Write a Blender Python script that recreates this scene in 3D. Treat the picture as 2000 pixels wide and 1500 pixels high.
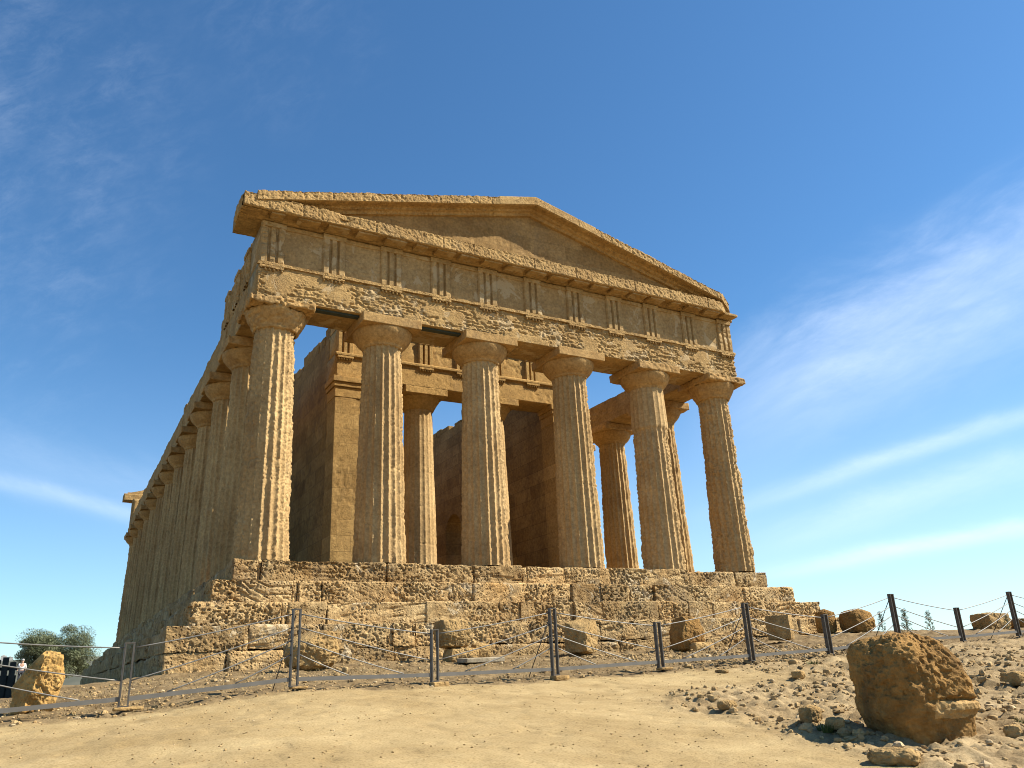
import bpy, math, random
import numpy as np
from mathutils import Matrix, Vector

# ------------------------------------------------------------------ camera, world, sun, exposure
scene = bpy.context.scene
for o in list(bpy.data.objects):
    bpy.data.objects.remove(o)
C = scene.collection

cam_d = bpy.data.cameras.new("camera")
cam = bpy.data.objects.new("camera", cam_d)
C.objects.link(cam)
AX = ((0.875628, -0.481114, -0.042498), (-0.127322, -0.314809, 0.940577), (0.465903, 0.818184, 0.336912))
CAM = (-11.8515, -19.9163, -2.6398)
cam.matrix_world = Matrix(((AX[0][0], AX[1][0], -AX[2][0], CAM[0]),
                           (AX[0][1], AX[1][1], -AX[2][1], CAM[1]),
                           (AX[0][2], AX[1][2], -AX[2][2], CAM[2]),
                           (0, 0, 0, 1)))
cam_d.sensor_width = 36.0
cam_d.lens = 36.0 * 1549.83 / 2000.0
cam_d.clip_start = 0.1
cam_d.clip_end = 20000
scene.camera = cam

SUN_EL, SUN_AZ = math.radians(43.0), math.radians(115.5)      # azimuth clockwise from +Y
SUN = Vector((math.sin(SUN_AZ) * math.cos(SUN_EL), math.cos(SUN_AZ) * math.cos(SUN_EL), math.sin(SUN_EL)))
sun_d = bpy.data.lights.new("sun", 'SUN')
sun_d.energy = 5.0
sun_d.angle = math.radians(0.53)
sun_d.color = (1.0, 0.925, 0.79)
sun = bpy.data.objects.new("sun", sun_d)
sun.rotation_euler = (-SUN).to_track_quat('-Z', 'Y').to_euler()
sun.location = (60, -40, 60)
C.objects.link(sun)

SKY_STRENGTH = 0.074
world = bpy.data.worlds.new("World")
scene.world = world
world.use_nodes = True


def build_world():
    nt = world.node_tree
    N, L = nt.nodes, nt.links
    N.clear()
    out = N.new('ShaderNodeOutputWorld')
    bg = N.new('ShaderNodeBackground')
    bg.inputs['Strength'].default_value = SKY_STRENGTH
    L.new(bg.outputs[0], out.inputs[0])
    sky = N.new('ShaderNodeTexSky')
    sky.sky_type = 'NISHITA'
    sky.sun_disc = False
    sky.sun_elevation = SUN_EL
    sky.sun_rotation = SUN_AZ
    sky.altitude = 200
    sky.air_density = 1.0
    sky.dust_density = 0.2
    sky.ozone_density = 2.2
    hsv = N.new('ShaderNodeHueSaturation')
    hsv.inputs['Saturation'].default_value = 1.05
    tint = N.new('ShaderNodeMixRGB')
    tint.blend_type = 'MULTIPLY'
    tint.inputs['Fac'].default_value = 1.0
    tint.inputs['Color2'].default_value = (0.71, 0.985, 1.14, 1)
    L.new(sky.outputs[0], tint.inputs['Color1'])
    L.new(tint.outputs[0], hsv.inputs['Color'])
    tc = N.new('ShaderNodeTexCoord')
    D = tc.outputs['Generated']

    def math_(op, a, b=None, c=None):
        m = N.new('ShaderNodeMath')
        m.operation = op
        for k, v in enumerate((a, b, c)):
            if v is None:
                continue
            if isinstance(v, (int, float)):
                m.inputs[k].default_value = v
            else:
                L.new(v, m.inputs[k])
        return m.outputs[0]

    def dot(vec):
        m = N.new('ShaderNodeVectorMath')
        m.operation = 'DOT_PRODUCT'
        L.new(D, m.inputs[0])
        m.inputs[1].default_value = vec
        return m.outputs['Value']

    def ramp(val, a, b, lo=0.0, hi=1.0):
        m = N.new('ShaderNodeMapRange')
        m.interpolation_type = 'SMOOTHSTEP'
        L.new(val, m.inputs['Value'])
        m.inputs['From Min'].default_value = a
        m.inputs['From Max'].default_value = b
        m.inputs['To Min'].default_value = lo
        m.inputs['To Max'].default_value = hi
        return m.outputs[0]

    def noise(basis, scales, detail=6, rough=0.6, dist=0.3):
        # coordinates along an orthogonal basis, stretched along the streak
        comb = N.new('ShaderNodeCombineXYZ')
        for k in range(3):
            L.new(math_('MULTIPLY', dot(basis[k]), scales[k]), comb.inputs[k])
        n = N.new('ShaderNodeTexNoise')
        n.inputs['Scale'].default_value = 1.0
        n.inputs['Detail'].default_value = detail
        n.inputs['Roughness'].default_value = rough
        n.inputs['Distortion'].default_value = dist
        L.new(comb.outputs[0], n.inputs['Vector'])
        return n.outputs[0]

    total = None

    def add(v):
        nonlocal total
        total = v if total is None else math_('ADD', total, v)

    # cirrus bands: (start direction, end direction, half width, strength, along-noise, soft side)
    bands = [
        ((0.694, 0.699, 0.171), (0.87, 0.437, 0.229), 0.010, 0.36),
        ((0.715, 0.693, 0.092), (0.876, 0.469, 0.116), 0.009, 0.42),
        ((0.715, 0.687, 0.127), (0.874, 0.451, 0.183), 0.018, 0.26),
        ((0.68, 0.665, 0.30), (0.84, 0.37, 0.395), 0.050, 0.40),
        ((0.685, 0.670, 0.25), (0.855, 0.37, 0.33), 0.040, 0.26),
        ((-0.09, 0.97, 0.213), (0.056, 0.982, 0.181), 0.009, 0.27),
        ((-0.16, 0.95, 0.245), (0.08, 0.97, 0.205), 0.030, 0.12),
    ]
    for a, b, w, s in bands:
        A, B = Vector(a).normalized(), Vector(b).normalized()
        nrm = A.cross(B).normalized()
        mid = (A + B).normalized()
        tan = nrm.cross(mid).normalized()
        n1 = noise((tan, nrm, mid), (6.0, 16.0, 4.0), 6, 0.62, 0.5)
        n2 = noise((tan, nrm, mid), (18.0, 60.0, 10.0), 6, 0.68, 0.4)
        off = math_('MULTIPLY', math_('SUBTRACT', n1, 0.5), w * 2.2)
        d = math_('DIVIDE', math_('ADD', dot(nrm), off), w)
        band = math_('POWER', 2.71828, math_('MULTIPLY', math_('MULTIPLY', d, d), -1.0))
        t = dot(tan)
        half = (B - A).length / 2
        if mid.x > 0.3:
            along = ramp(t, -half * 1.5, -half * 0.2) if tan.dot(B) > 0 else ramp(t, half * 1.5, half * 0.2)
        else:
            along = ramp(t, -half * 2.2, -half * 0.9)
        front = ramp(dot(mid), 0.72, 0.86)
        v = math_('MULTIPLY', band, math_('MULTIPLY', along, front))
        v = math_('MULTIPLY', v, ramp(n2, 0.2, 0.8, 0.75, 1.1))
        v = math_('MULTIPLY', v, ramp(n1, 0.25, 0.7, 0.6, 1.1))
        add(math_('MULTIPLY', v, s * .68))
    # feathery cirrus veil high on the left
    for c, r0, r1, s in (((-0.14, 0.83, 0.54), 0.966, 0.998, 0.14), ((-0.15, 0.90, 0.42), 0.968, 0.998, 0.12),
                         ((0.14, 0.72, 0.68), 0.990, 0.9995, 0.06)):
        cv = Vector(c).normalized()
        bx = cv.cross(Vector((0, 0, 1))).normalized()
        by = bx.cross(cv)
        diag = (bx * 0.75 + by * 0.65).normalized()
        dia2 = cv.cross(diag)
        f1 = noise((diag, dia2, cv), (22, 46, 20), 9, 0.72, 0.35)
        f2 = noise((bx, by, cv), (7, 7, 7), 4, 0.6, 0.4)
        v = math_('MULTIPLY', ramp(dot(cv), r0, r1), ramp(f1, 0.34, 0.78))
        v = math_('MULTIPLY', v, ramp(f2, 0.32, 0.62))
        add(math_('MULTIPLY', v, s * .6))
    # pale air low over the horizon, palest towards the sun's side
    low = ramp(dot((0, 0, 1)), 0.40, 0.0)
    side = ramp(dot((0.9, 0.1, 0)), -0.1, 0.9, 0.10, 0.26)
    add(math_('MULTIPLY', low, side))
    total = math_('MINIMUM', total, 0.85)
    mix = N.new('ShaderNodeMixRGB')
    L.new(total, mix.inputs['Fac'])
    L.new(hsv.outputs[0], mix.inputs['Color1'])
    mix.inputs['Color2'].default_value = (9.0, 9.8, 11.0, 1)
    L.new(mix.outputs[0], bg.inputs['Color'])


build_world()
scene.view_settings.view_transform = 'Standard'
scene.view_settings.look = 'None'
scene.view_settings.exposure = 1.0
scene.view_settings.gamma = 1.0
scene.cycles.filter_width = 1.0
scene.cycles.max_bounces = 6
scene.cycles.diffuse_bounces = 4

rng = np.random.default_rng(7)
random.seed(7)


# ------------------------------------------------------------------ noise and mesh helpers
def vn(p, seed=0):
    p = np.asarray(p, np.float64)
    i = np.floor(p).astype(np.int64)
    f = (p - i).astype(np.float32)
    u = f * f * f * (f * (f * 6 - 15) + 10)

    def h(ix, iy, iz):
        a = (ix * 374761393 + iy * 668265263 + iz * 1440662683 + seed * 974634773) & 0xFFFFFFFF
        a = ((a ^ (a >> 13)) * 1274126177) & 0xFFFFFFFF
        a = a ^ (a >> 16)
        return (a & 0xFFFF).astype(np.float32) / 65535.0
    x0, y0, z0 = i[:, 0], i[:, 1], i[:, 2]
    ux, uy, uz = u[:, 0], u[:, 1], u[:, 2]
    r = 0
    for dz in (0, 1):
        wz = uz if dz else 1 - uz
        for dy in (0, 1):
            wy = uy if dy else 1 - uy
            for dx in (0, 1):
                wx = ux if dx else 1 - ux
                r = r + h(x0 + dx, y0 + dy, z0 + dz) * wx * wy * wz
    return r                                     # 0..1


def fbm(p, seed=0, octaves=4, gain=0.5):
    p = np.asarray(p, float)
    r, a, s = 0, 1.0, 0.0
    for k in range(octaves):
        r = r + a * (vn(p * (2.03 ** k) + 17.3 * k, seed + k) * 2 - 1)
        s += a
        a *= gain
    return r / s                                 # about -1..1


def sstep(a, b, x):
    t = np.clip((x - a) / (b - a), 0, 1)
    return t * t * (3 - 2 * t)


def make_mesh(name, V, F, mat, parent=None, smooth=True, mats=None):
    """F: list of (n,4) or (n,3) int arrays, linked as ONE mesh object."""
    V = np.asarray(V, np.float32).reshape(-1, 3)
    fl = [np.asarray(f, np.int32) for f in (F if isinstance(F, list) else [F]) if len(f)]
    me = bpy.data.meshes.new(name)
    nl = sum(f.size for f in fl)
    nf = sum(len(f) for f in fl)
    me.vertices.add(len(V))
    me.vertices.foreach_set('co', V.ravel())
    me.loops.add(nl)
    me.loops.foreach_set('vertex_index', np.concatenate([f.ravel() for f in fl]).astype(np.int32))
    me.polygons.add(nf)
    tot = np.concatenate([np.full(len(f), f.shape[1], np.int32) for f in fl])
    st = np.concatenate([[0], np.cumsum(tot)[:-1]]).astype(np.int32)
    me.polygons.foreach_set('loop_start', st)
    me.polygons.foreach_set('loop_total', tot)
    me.polygons.foreach_set('use_smooth', np.full(nf, bool(smooth)))
    me.update(calc_edges=True)
    me.validate()
    if mat is not None:
        me.materials.append(mat)
    o = bpy.data.objects.new(name, me)
    C.objects.link(o)
    if parent is not None:
        o.parent = parent
    return o


class MB:
    """collects pieces of ONE part"""
    def __init__(self):
        self.v, self.q, self.t, self.n, self.tone = [], [], [], 0, []

    def add(self, V, F, tone=1.0):
        V = np.asarray(V, float).reshape(-1, 3)
        self.tone.append(np.full(len(V), tone, np.float32))
        F = np.asarray(F, int)
        (self.q if F.shape[1] == 4 else self.t).append(F + self.n)
        self.v.append(V)
        self.n += len(V)
        return self

    def box(self, lo, hi):
        x0, y0, z0 = lo
        x1, y1, z1 = hi
        V = [(x0, y0, z0), (x1, y0, z0), (x1, y1, z0), (x0, y1, z0), (x0, y0, z1), (x1, y0, z1), (x1, y1, z1), (x0, y1, z1)]
        F = [(0, 3, 2, 1), (4, 5, 6, 7), (0, 1, 5, 4), (1, 2, 6, 5), (2, 3, 7, 6), (3, 0, 4, 7)]
        return self.add(V, F)

    def tube(self, pts, r, n=8):
        pts = np.asarray(pts, float)
        r = np.broadcast_to(r, len(pts))
        T = np.gradient(pts, axis=0)
        T /= np.linalg.norm(T, axis=1)[:, None]
        ref = np.array([0, 0, 1.0]) if abs(T[0, 2]) < 0.9 else np.array([1.0, 0, 0])
        A = np.cross(T, ref)
        A /= np.linalg.norm(A, axis=1)[:, None]
        B = np.cross(T, A)
        th = np.arange(n) / n * 2 * math.pi
        V = pts[:, None] + r[:, None, None] * (A[:, None] * np.cos(th)[None, :, None] + B[:, None] * np.sin(th)[None, :, None])
        m = len(pts)
        i, j = np.meshgrid(np.arange(m - 1), np.arange(n), indexing='ij')
        a = i * n + j
        b = i * n + (j + 1) % n
        F = np.stack([a, b, b + n, a + n], -1).reshape(-1, 4)
        self.add(V.reshape(-1, 3), F)
        caps = np.vstack([pts[0], pts[-1]])
        base = self.n
        self.v.append(caps)
        self.n += 2
        k = np.arange(n)
        self.t.append(np.stack([np.full(n, base), base - m * n + (k + 1) % n, base - m * n + k], -1))
        self.t.append(np.stack([np.full(n, base + 1), base - n + k, base - n + (k + 1) % n], -1))
        return self

    def build(self, name, mat, parent=None, smooth=False, tones=False):
        F = []
        if self.q:
            F.append(np.vstack(self.q))
        if self.t:
            F.append(np.vstack(self.t))
        o = make_mesh(name, np.vstack(self.v), F, mat, parent, smooth)
        if tones:
            at = o.data.attributes.new('tone', 'FLOAT', 'POINT')
            at.data.foreach_set('value', np.concatenate(self.tone))
        return o


def lin(a, b, res):
    n = max(1, int(math.ceil((b - a) / res)))
    return np.linspace(a, b, n + 1)


def grid_faces(n, m):
    i, j = np.meshgrid(np.arange(n - 1), np.arange(m - 1), indexing='ij')
    a = i * m + j
    return np.stack([a, a + m, a + m + 1, a + 1], -1).reshape(-1, 4)


def rbox(lo, hi, res, r, disp, faces='xXyYzZ', zres=None):
    """rounded box whose surface is pushed along its normal by disp(P, N)"""
    lo, hi = np.array(lo, float), np.array(hi, float)
    r = min(r, 0.49 * (hi - lo).min())
    V, F, n = [], [], 0
    for ax, side, ch in ((0, 0, 'x'), (0, 1, 'X'), (1, 0, 'y'), (1, 1, 'Y'), (2, 0, 'z'), (2, 1, 'Z')):
        if ch not in faces:
            continue
        u, v = [a for a in range(3) if a != ax]
        gu, gv = lin(lo[u], hi[u], res), lin(lo[v], hi[v], res)
        # keep the rounding sampled
        for k, (g, a) in enumerate(((gu, u), (gv, v))):
            e = np.array([0, .3, .65, 1.0]) * r
            g2 = np.unique(np.round(np.concatenate([lo[a] + e, hi[a] - e, g[(g > lo[a] + r * 1.1) & (g < hi[a] - r * 1.1)]]), 6))
            if k == 0:
                gu = g2
            else:
                gv = g2
        U, W = np.meshgrid(gu, gv, indexing='ij')
        P = np.zeros((U.size, 3))
        P[:, u], P[:, v] = U.ravel(), W.ravel()
        P[:, ax] = hi[ax] if side else lo[ax]
        f = grid_faces(len(gu), len(gv))
        flip = (side == 0) ^ (ax == 1)
        if flip:
            f = f[:, ::-1]
        V.append(P)
        F.append(f + n)
        n += len(P)
    P, F = np.vstack(V), np.vstack(F)
    q = np.clip(P, lo + r, hi - r)
    d = P - q
    N = d / np.linalg.norm(d, axis=1)[:, None]
    P = q + N * r
    key = np.round(P, 5)
    _, first, inv = np.unique(key, axis=0, return_index=True, return_inverse=True)
    inv = inv.ravel()
    P, N = P[first], N[first]
    F = inv[F]
    ok = np.array([len(set(t)) == 4 for t in F.tolist()])
    F = F[ok]
    if disp is not None:
        P = P + N * disp(P, N)[:, None]
    return P, F


def sweep(profile, xs, res, disp=None, mp=None, caps=True, closed=True):
    """profile (y, z) swept along x; fine resampling; displaced along the surface normal"""
    pr = [np.array(p, float) for p in profile]
    pts = []
    m = len(pr)
    for k in range(m if closed else m - 1):
        a, b = pr[k], pr[(k + 1) % m]
        n = max(1, int(math.ceil(np.linalg.norm(b - a) / res)))
        for t in range(n):
            pts.append(a + (b - a) * t / n)
    if not closed:
        pts.append(pr[-1])
    pts = np.array(pts)
    k = len(pts)
    nx = len(xs)
    V = np.zeros((nx, k, 3))
    V[:, :, 0] = xs[:, None]
    V[:, :, 1] = pts[None, :, 0]
    V[:, :, 2] = pts[None, :, 1]
    # profile normals
    if closed:
        t = np.roll(pts, -1, 0) - np.roll(pts, 1, 0)
    else:
        t = np.gradient(pts, axis=0)
    t /= np.linalg.norm(t, axis=1)[:, None] + 1e-9
    N = np.zeros_like(V)
    N[:, :, 1] = t[None, :, 1]
    N[:, :, 2] = -t[None, :, 0]
    area = 0.5 * np.sum(pts[:, 0] * np.roll(pts[:, 1], -1) - np.roll(pts[:, 0], -1) * pts[:, 1])
    if area < 0:
        N = -N
    V, N = V.reshape(-1, 3), N.reshape(-1, 3)
    if disp is not None:
        V = V + N * disp(V, N)[:, None]
    i, j = np.meshgrid(np.arange(nx - 1), np.arange(k if closed else k - 1), indexing='ij')
    a = i * k + j
    b = i * k + (j + 1) % k
    F = np.stack([a, b, b + k, a + k], -1).reshape(-1, 4)
    if area < 0:
        F = F[:, ::-1]
    if mp is not None:
        V = mp(V)
    T = []
    if caps and closed:
        for e, base in ((0, 0), (1, (nx - 1) * k)):
            c = V[base:base + k].mean(0)
            V = np.vstack([V, c])
            jj = np.arange(k)
            tri = np.stack([np.full(k, len(V) - 1), base + (jj + 1) % k, base + jj], -1)
            if (e == 1) ^ (area < 0):
                tri = tri[:, ::-1]
            T.append(tri)
    return V, F, (np.vstack(T) if T else np.zeros((0, 3), int))


def empty(name, loc=(0, 0, 0), parent=None):
    o = bpy.data.objects.new(name, None)
    o.location = loc
    C.objects.link(o)
    if parent is not None:
        o.parent = parent
    return o


def tag(o, label, cat, group=None):
    o['label'] = label
    o['category'] = cat
    if group:
        o['group'] = group
    return o


# ------------------------------------------------------------------ materials
def nodes_of(name):
    m = bpy.data.materials.new(name)
    m.use_nodes = True
    nt = m.node_tree
    b = nt.nodes['Principled BSDF']
    b.inputs['Roughness'].default_value = 0.95
    b.inputs['Specular IOR Level'].default_value = 0.15
    return m, nt, b


def stone_mat(name, light, dark, stain=None, stain_amt=0.3, mott=0.9, grain=30.0, bump=0.5, pits=0.5,
              plaster=None, plaster_lo=0.55, strata=0.0, joints=None, stretch=(1, 1, 1), dist=0.03, tone=False, grey=0.38, hole_shade=0.5, hole_lo=0.48):
    m, nt, b = nodes_of(name)
    N, L = nt.nodes, nt.links
    geo = N.new('ShaderNodeNewGeometry')
    pos = geo.outputs['Position']
    mp = N.new('ShaderNodeMapping')
    mp.inputs['Scale'].default_value = stretch
    L.new(pos, mp.inputs['Vector'])

    def noise(scale, detail=5, rough=0.6, vec=None, d=0.0):
        n = N.new('ShaderNodeTexNoise')
        n.inputs['Scale'].default_value = scale
        n.inputs['Detail'].default_value = detail
        n.inputs['Roughness'].default_value = rough
        n.inputs['Distortion'].default_value = d
        L.new(vec or pos, n.inputs['Vector'])
        return n.outputs[0]

    def ramp(v, a, c, lo=0.0, hi=1.0):
        r = N.new('ShaderNodeMapRange')
        r.inputs['From Min'].default_value = a
        r.inputs['From Max'].default_value = c
        r.inputs['To Min'].default_value = lo
        r.inputs['To Max'].default_value = hi
        L.new(v, r.inputs['Value'])
        return r.outputs[0]

    def mixc(f, a, c):
        x = N.new('ShaderNodeMixRGB')
        L.new(f, x.inputs['Fac'])
        for k, v in (('Color1', a), ('Color2', c)):
            if isinstance(v, tuple):
                x.inputs[k].default_value = (*v, 1)
            else:
                L.new(v, x.inputs[k])
        return x.outputs[0]

    def mth(op, a, c):
        x = N.new('ShaderNodeMath')
        x.operation = op
        for k, v in enumerate((a, c)):
            if isinstance(v, (int, float)):
                x.inputs[k].default_value = v
            else:
                L.new(v, x.inputs[k])
        return x.outputs[0]

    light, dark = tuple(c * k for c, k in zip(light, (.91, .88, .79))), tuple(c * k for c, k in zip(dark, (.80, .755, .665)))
    if stain:
        stain = tuple(c * 0.78 for c in stain)
    if plaster:
        plaster = tuple(c * .84 for c in plaster)
    col = mixc(ramp(noise(mott, 6, 0.65, mp.outputs[0]), 0.3, 0.7), dark, light)
    fine = noise(grain * 0.45, 5, 0.7)
    x = N.new('ShaderNodeMixRGB')
    x.blend_type = 'MULTIPLY'
    x.inputs['Fac'].default_value = 1.0
    L.new(col, x.inputs['Color1'])
    L.new(ramp(fine, 0.28, 0.72, 0.62, 1.28), x.inputs['Color2'])
    col = x.outputs[0]
    if tone:
        at = N.new('ShaderNodeAttribute')
        at.attribute_name = 'tone'
        x = N.new('ShaderNodeMixRGB')
        x.blend_type = 'MULTIPLY'
        x.inputs['Fac'].default_value = 1.0
        L.new(col, x.inputs['Color1'])
        L.new(at.outputs['Fac'], x.inputs['Color2'])
        col = x.outputs[0]
    if stain:
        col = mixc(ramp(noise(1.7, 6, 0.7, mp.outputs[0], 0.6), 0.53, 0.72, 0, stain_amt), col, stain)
    # grey lichen and old rain marks in drifting patches
    mpg = N.new('ShaderNodeMapping')
    mpg.inputs['Scale'].default_value = (1.0, 1.0, 0.45)
    L.new(pos, mpg.inputs['Vector'])
    col = mixc(ramp(noise(1.05, 9, 0.72, mpg.outputs[0], 0.4), 0.54, 0.74, 0, grey), col, (0.165, 0.130, 0.086))
    vor = N.new('ShaderNodeTexVoronoi')
    vor.inputs['Scale'].default_value = grain
    L.new(pos, vor.inputs['Vector'])
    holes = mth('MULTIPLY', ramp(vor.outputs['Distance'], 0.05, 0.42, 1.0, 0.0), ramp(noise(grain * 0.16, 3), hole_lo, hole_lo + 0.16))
    pl = None
    h = mth('ADD', mth('MULTIPLY', noise(grain, 6, 0.75), 0.8), mth('MULTIPLY', noise(grain * 0.25, 4, 0.6), 1.4))
    h = mth('SUBTRACT', h, mth('MULTIPLY', holes, pits))
    if strata:
        mp2 = N.new('ShaderNodeMapping')
        mp2.inputs['Scale'].default_value = (2.2, 2.2, 15.0)
        mp2.inputs['Rotation'].default_value = (0.0, 0.12, 0)
        L.new(pos, mp2.inputs['Vector'])
        h = mth('ADD', h, mth('MULTIPLY', noise(1.0, 6, 0.7, mp2.outputs[0], 0.4), strata))
    if plaster:
        pn = noise(1.6, 8, 0.68, None, 0.5)
        pl = ramp(pn, plaster_lo, plaster_lo + 0.02)
        col = mixc(mth('MULTIPLY', pl, 0.8), col, plaster)
        h = mth('ADD', mth('MULTIPLY', h, ramp(pl, 0, 1, 1.0, 0.35)), mth('MULTIPLY', pl, 0.5))
    if joints:
        plane, bw, rh, mortar = joints
        sep = N.new('ShaderNodeSeparateXYZ')
        L.new(pos, sep.inputs[0])
        cmb = N.new('ShaderNodeCombineXYZ')
        L.new(sep.outputs[0 if plane == 'x' else 1], cmb.inputs[0])
        L.new(sep.outputs[2], cmb.inputs[1])
        br = N.new('ShaderNodeTexBrick')
        br.inputs['Scale'].default_value = 1.0
        br.inputs['Mortar Size'].default_value = 0.008
        br.inputs['Mortar Smooth'].default_value = 0.4
        br.inputs['Brick Width'].default_value = bw
        br.inputs['Row Height'].default_value = rh
        br.inputs['Color1'].default_value = (1, 1, 1, 1)
        br.inputs['Color2'].default_value = (0.68, 0.65, 0.60, 1)
        br.inputs['Mortar'].default_value = (mortar, mortar, mortar, 1)
        L.new(cmb.outputs[0], br.inputs['Vector'])
        y = N.new('ShaderNodeMixRGB')
        y.blend_type = 'MULTIPLY'
        y.inputs['Fac'].default_value = 0.9
        L.new(col, y.inputs['Color1'])
        L.new(br.outputs['Color'], y.inputs['Color2'])
        col = y.outputs[0]
        h = mth('SUBTRACT', h, mth('MULTIPLY', br.outputs['Fac'], 0.9))
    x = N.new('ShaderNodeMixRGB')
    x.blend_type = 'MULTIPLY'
    L.new(mth('MULTIPLY', holes, hole_shade * min(pits, 1.0)), x.inputs['Fac'])  # shade inside the pits, painted into the stone colour on top of the bump
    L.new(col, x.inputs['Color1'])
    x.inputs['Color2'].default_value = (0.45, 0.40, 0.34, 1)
    L.new(x.outputs[0], b.inputs['Base Color'])
    bp = N.new('ShaderNodeBump')
    bp.inputs['Strength'].default_value = bump
    bp.inputs['Distance'].default_value = dist
    L.new(h, bp.inputs['Height'])
    L.new(bp.outputs[0], b.inputs['Normal'])
    return m


def plain_mat(name, col, rough=0.6, metal=0.0, var=0.15, scale=8.0):
    m, nt, b = nodes_of(name)
    N, L = nt.nodes, nt.links
    n = N.new('ShaderNodeTexNoise')
    n.inputs['Scale'].default_value = scale
    n.inputs['Detail'].default_value = 4
    g = N.new('ShaderNodeNewGeometry')
    L.new(g.outputs['Position'], n.inputs['Vector'])
    r = N.new('ShaderNodeValToRGB')
    r.color_ramp.elements[0].color = (*[c * (1 - var) for c in col], 1)
    r.color_ramp.elements[1].color = (*[min(1, c * (1 + var)) for c in col], 1)
    r.color_ramp.elements[0].position = 0.3
    r.color_ramp.elements[1].position = 0.7
    L.new(n.outputs[0], r.inputs[0])
    L.new(r.outputs[0], b.inputs['Base Color'])
    b.inputs['Roughness'].default_value = rough
    b.inputs['Metallic'].default_value = metal
    b.inputs['Specular IOR Level'].default_value = 0.4
    return m


HONEY, HONEY_D = (0.50, 0.335, 0.150), (0.37, 0.235, 0.100)
PALE = (0.55, 0.40, 0.21)
M = {}
M['column'] = stone_mat('column_stone', (0.56, 0.40, 0.205), (0.42, 0.275, 0.128), (0.26, 0.155, 0.072), 0.55, 0.8, 26, 0.55, 0.8, stretch=(1, 1, .4))
M['capital'] = stone_mat('capital_stone', (0.52, 0.345, 0.155), (0.38, 0.235, 0.098), (0.29, 0.17, 0.075), 0.4, 1.3, 26, 0.4, 0.5)
M['rough'] = stone_mat('weathered_stone', (0.51, 0.345, 0.155), (0.37, 0.235, 0.10), (0.22, 0.145, 0.07), 0.35, 1.2, 22, 0.9, 1.2)
M['face'] = stone_mat('entablature_stone', (0.50, 0.34, 0.155), (0.38, 0.245, 0.105), (0.30, 0.18, 0.08), 0.35, 1.0, 20, 0.7, 0.8,
                      plaster=(0.52, 0.38, 0.205), plaster_lo=0.545, strata=1.3)
M['frieze'] = stone_mat('frieze_stone', (0.48, 0.335, 0.165), (0.36, 0.24, 0.11), (0.28, 0.18, 0.085), 0.45, 1.1, 24, 0.35, 0.4,
                        plaster=(0.51, 0.385, 0.215), plaster_lo=0.56)
M['tympanum'] = stone_mat('tympanum_stone', (0.45, 0.30, 0.135), (0.34, 0.22, 0.098), (0.27, 0.165, 0.075), 0.4, 1.0, 26, 0.3, 0.4,
                          joints=('x', 1.35, 0.52, 0.72))
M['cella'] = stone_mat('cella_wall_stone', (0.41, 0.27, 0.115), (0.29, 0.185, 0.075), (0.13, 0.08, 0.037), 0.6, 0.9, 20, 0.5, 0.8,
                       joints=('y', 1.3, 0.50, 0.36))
M['anta'] = stone_mat('anta_stone', (0.52, 0.345, 0.145), (0.42, 0.27, 0.108), (0.26, 0.16, 0.07), 0.35, 1.0, 24, 0.4, 0.8,
                      joints=('x', 0.9, 0.50, 0.6))
M['pronaos'] = stone_mat('pronaos_stone', (0.52, 0.335, 0.132), (0.42, 0.265, 0.10), (0.30, 0.18, 0.075), 0.35, 1.0, 24, 0.4, 0.9)
M['step'] = stone_mat('step_stone', (0.61, 0.45, 0.245), (0.44, 0.27, 0.11), (0.20, 0.155, 0.10), 0.75, 0.9, 16, 1.0, 1.8, strata=0.9, tone=True, dist=0.045, plaster=(0.60, 0.47, 0.29), plaster_lo=0.60, grey=0.8, hole_shade=0.72, hole_lo=0.40)
M['boulder'] = stone_mat('boulder_stone', (0.40, 0.235, 0.082), (0.26, 0.148, 0.05), (0.14, 0.088, 0.04), 0.65, 1.6, 22, 0.8, 0.8)
M['boulder_pale'] = stone_mat('pale_boulder_stone', (0.52, 0.355, 0.165), (0.42, 0.27, 0.115), (0.28, 0.18, 0.085), 0.4, 2.0, 22, 0.6, 0.6)
M['block'] = stone_mat('fallen_block_stone', (0.48, 0.33, 0.155), (0.34, 0.225, 0.10), (0.18, 0.14, 0.085), 0.7, 1.8, 18, 0.9, 1.0)
M['yellow'] = stone_mat('yellow_outcrop_stone', (0.56, 0.36, 0.135), (0.40, 0.235, 0.08), (0.27, 0.16, 0.065), 0.5, 2.2, 14, 0.9, 1.0)
M['slab'] = stone_mat('grey_slab_stone', (0.40, 0.35, 0.27), (0.33, 0.28, 0.21), None, 0, 2, 24, 0.3, 0.4)
M['pebble'] = stone_mat('pebble_stone', (0.50, 0.365, 0.195), (0.34, 0.23, 0.112), (0.22, 0.15, 0.08), 0.4, 5.0, 40, 0.4, 0.5, grey=0.0)
M['chip'] = stone_mat('pale_chip_stone', (0.60, 0.48, 0.32), (0.45, 0.34, 0.20), None, 0, 6.0, 40, 0.3, 0.4, grey=0.0)
M['steel'] = plain_mat('weathered_steel', (0.085, 0.076, 0.064), 0.6, 0.25, 0.25, 12)
M['rail'] = plain_mat('galvanised_rail', (0.15, 0.138, 0.118), 0.6, 0.2, 0.12, 6)
M['cable'] = plain_mat('steel_cable', (0.20, 0.19, 0.17), 0.55, 0.3, 0.1, 20)
M['beam'] = plain_mat('dark_green_paint', (0.035, 0.045, 0.034), 0.7, 0, 0.2, 4)
M['bark'] = plain_mat('olive_bark', (0.10, 0.075, 0.05), 0.95, 0, 0.4, 9)
M['palisade'] = plain_mat('dark_timber', (0.030, 0.032, 0.026), 0.9, 0, 0.3, 6)
M['white'] = plain_mat('white_cloth', (0.75, 0.74, 0.72), 0.9, 0, 0.05, 6)
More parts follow.
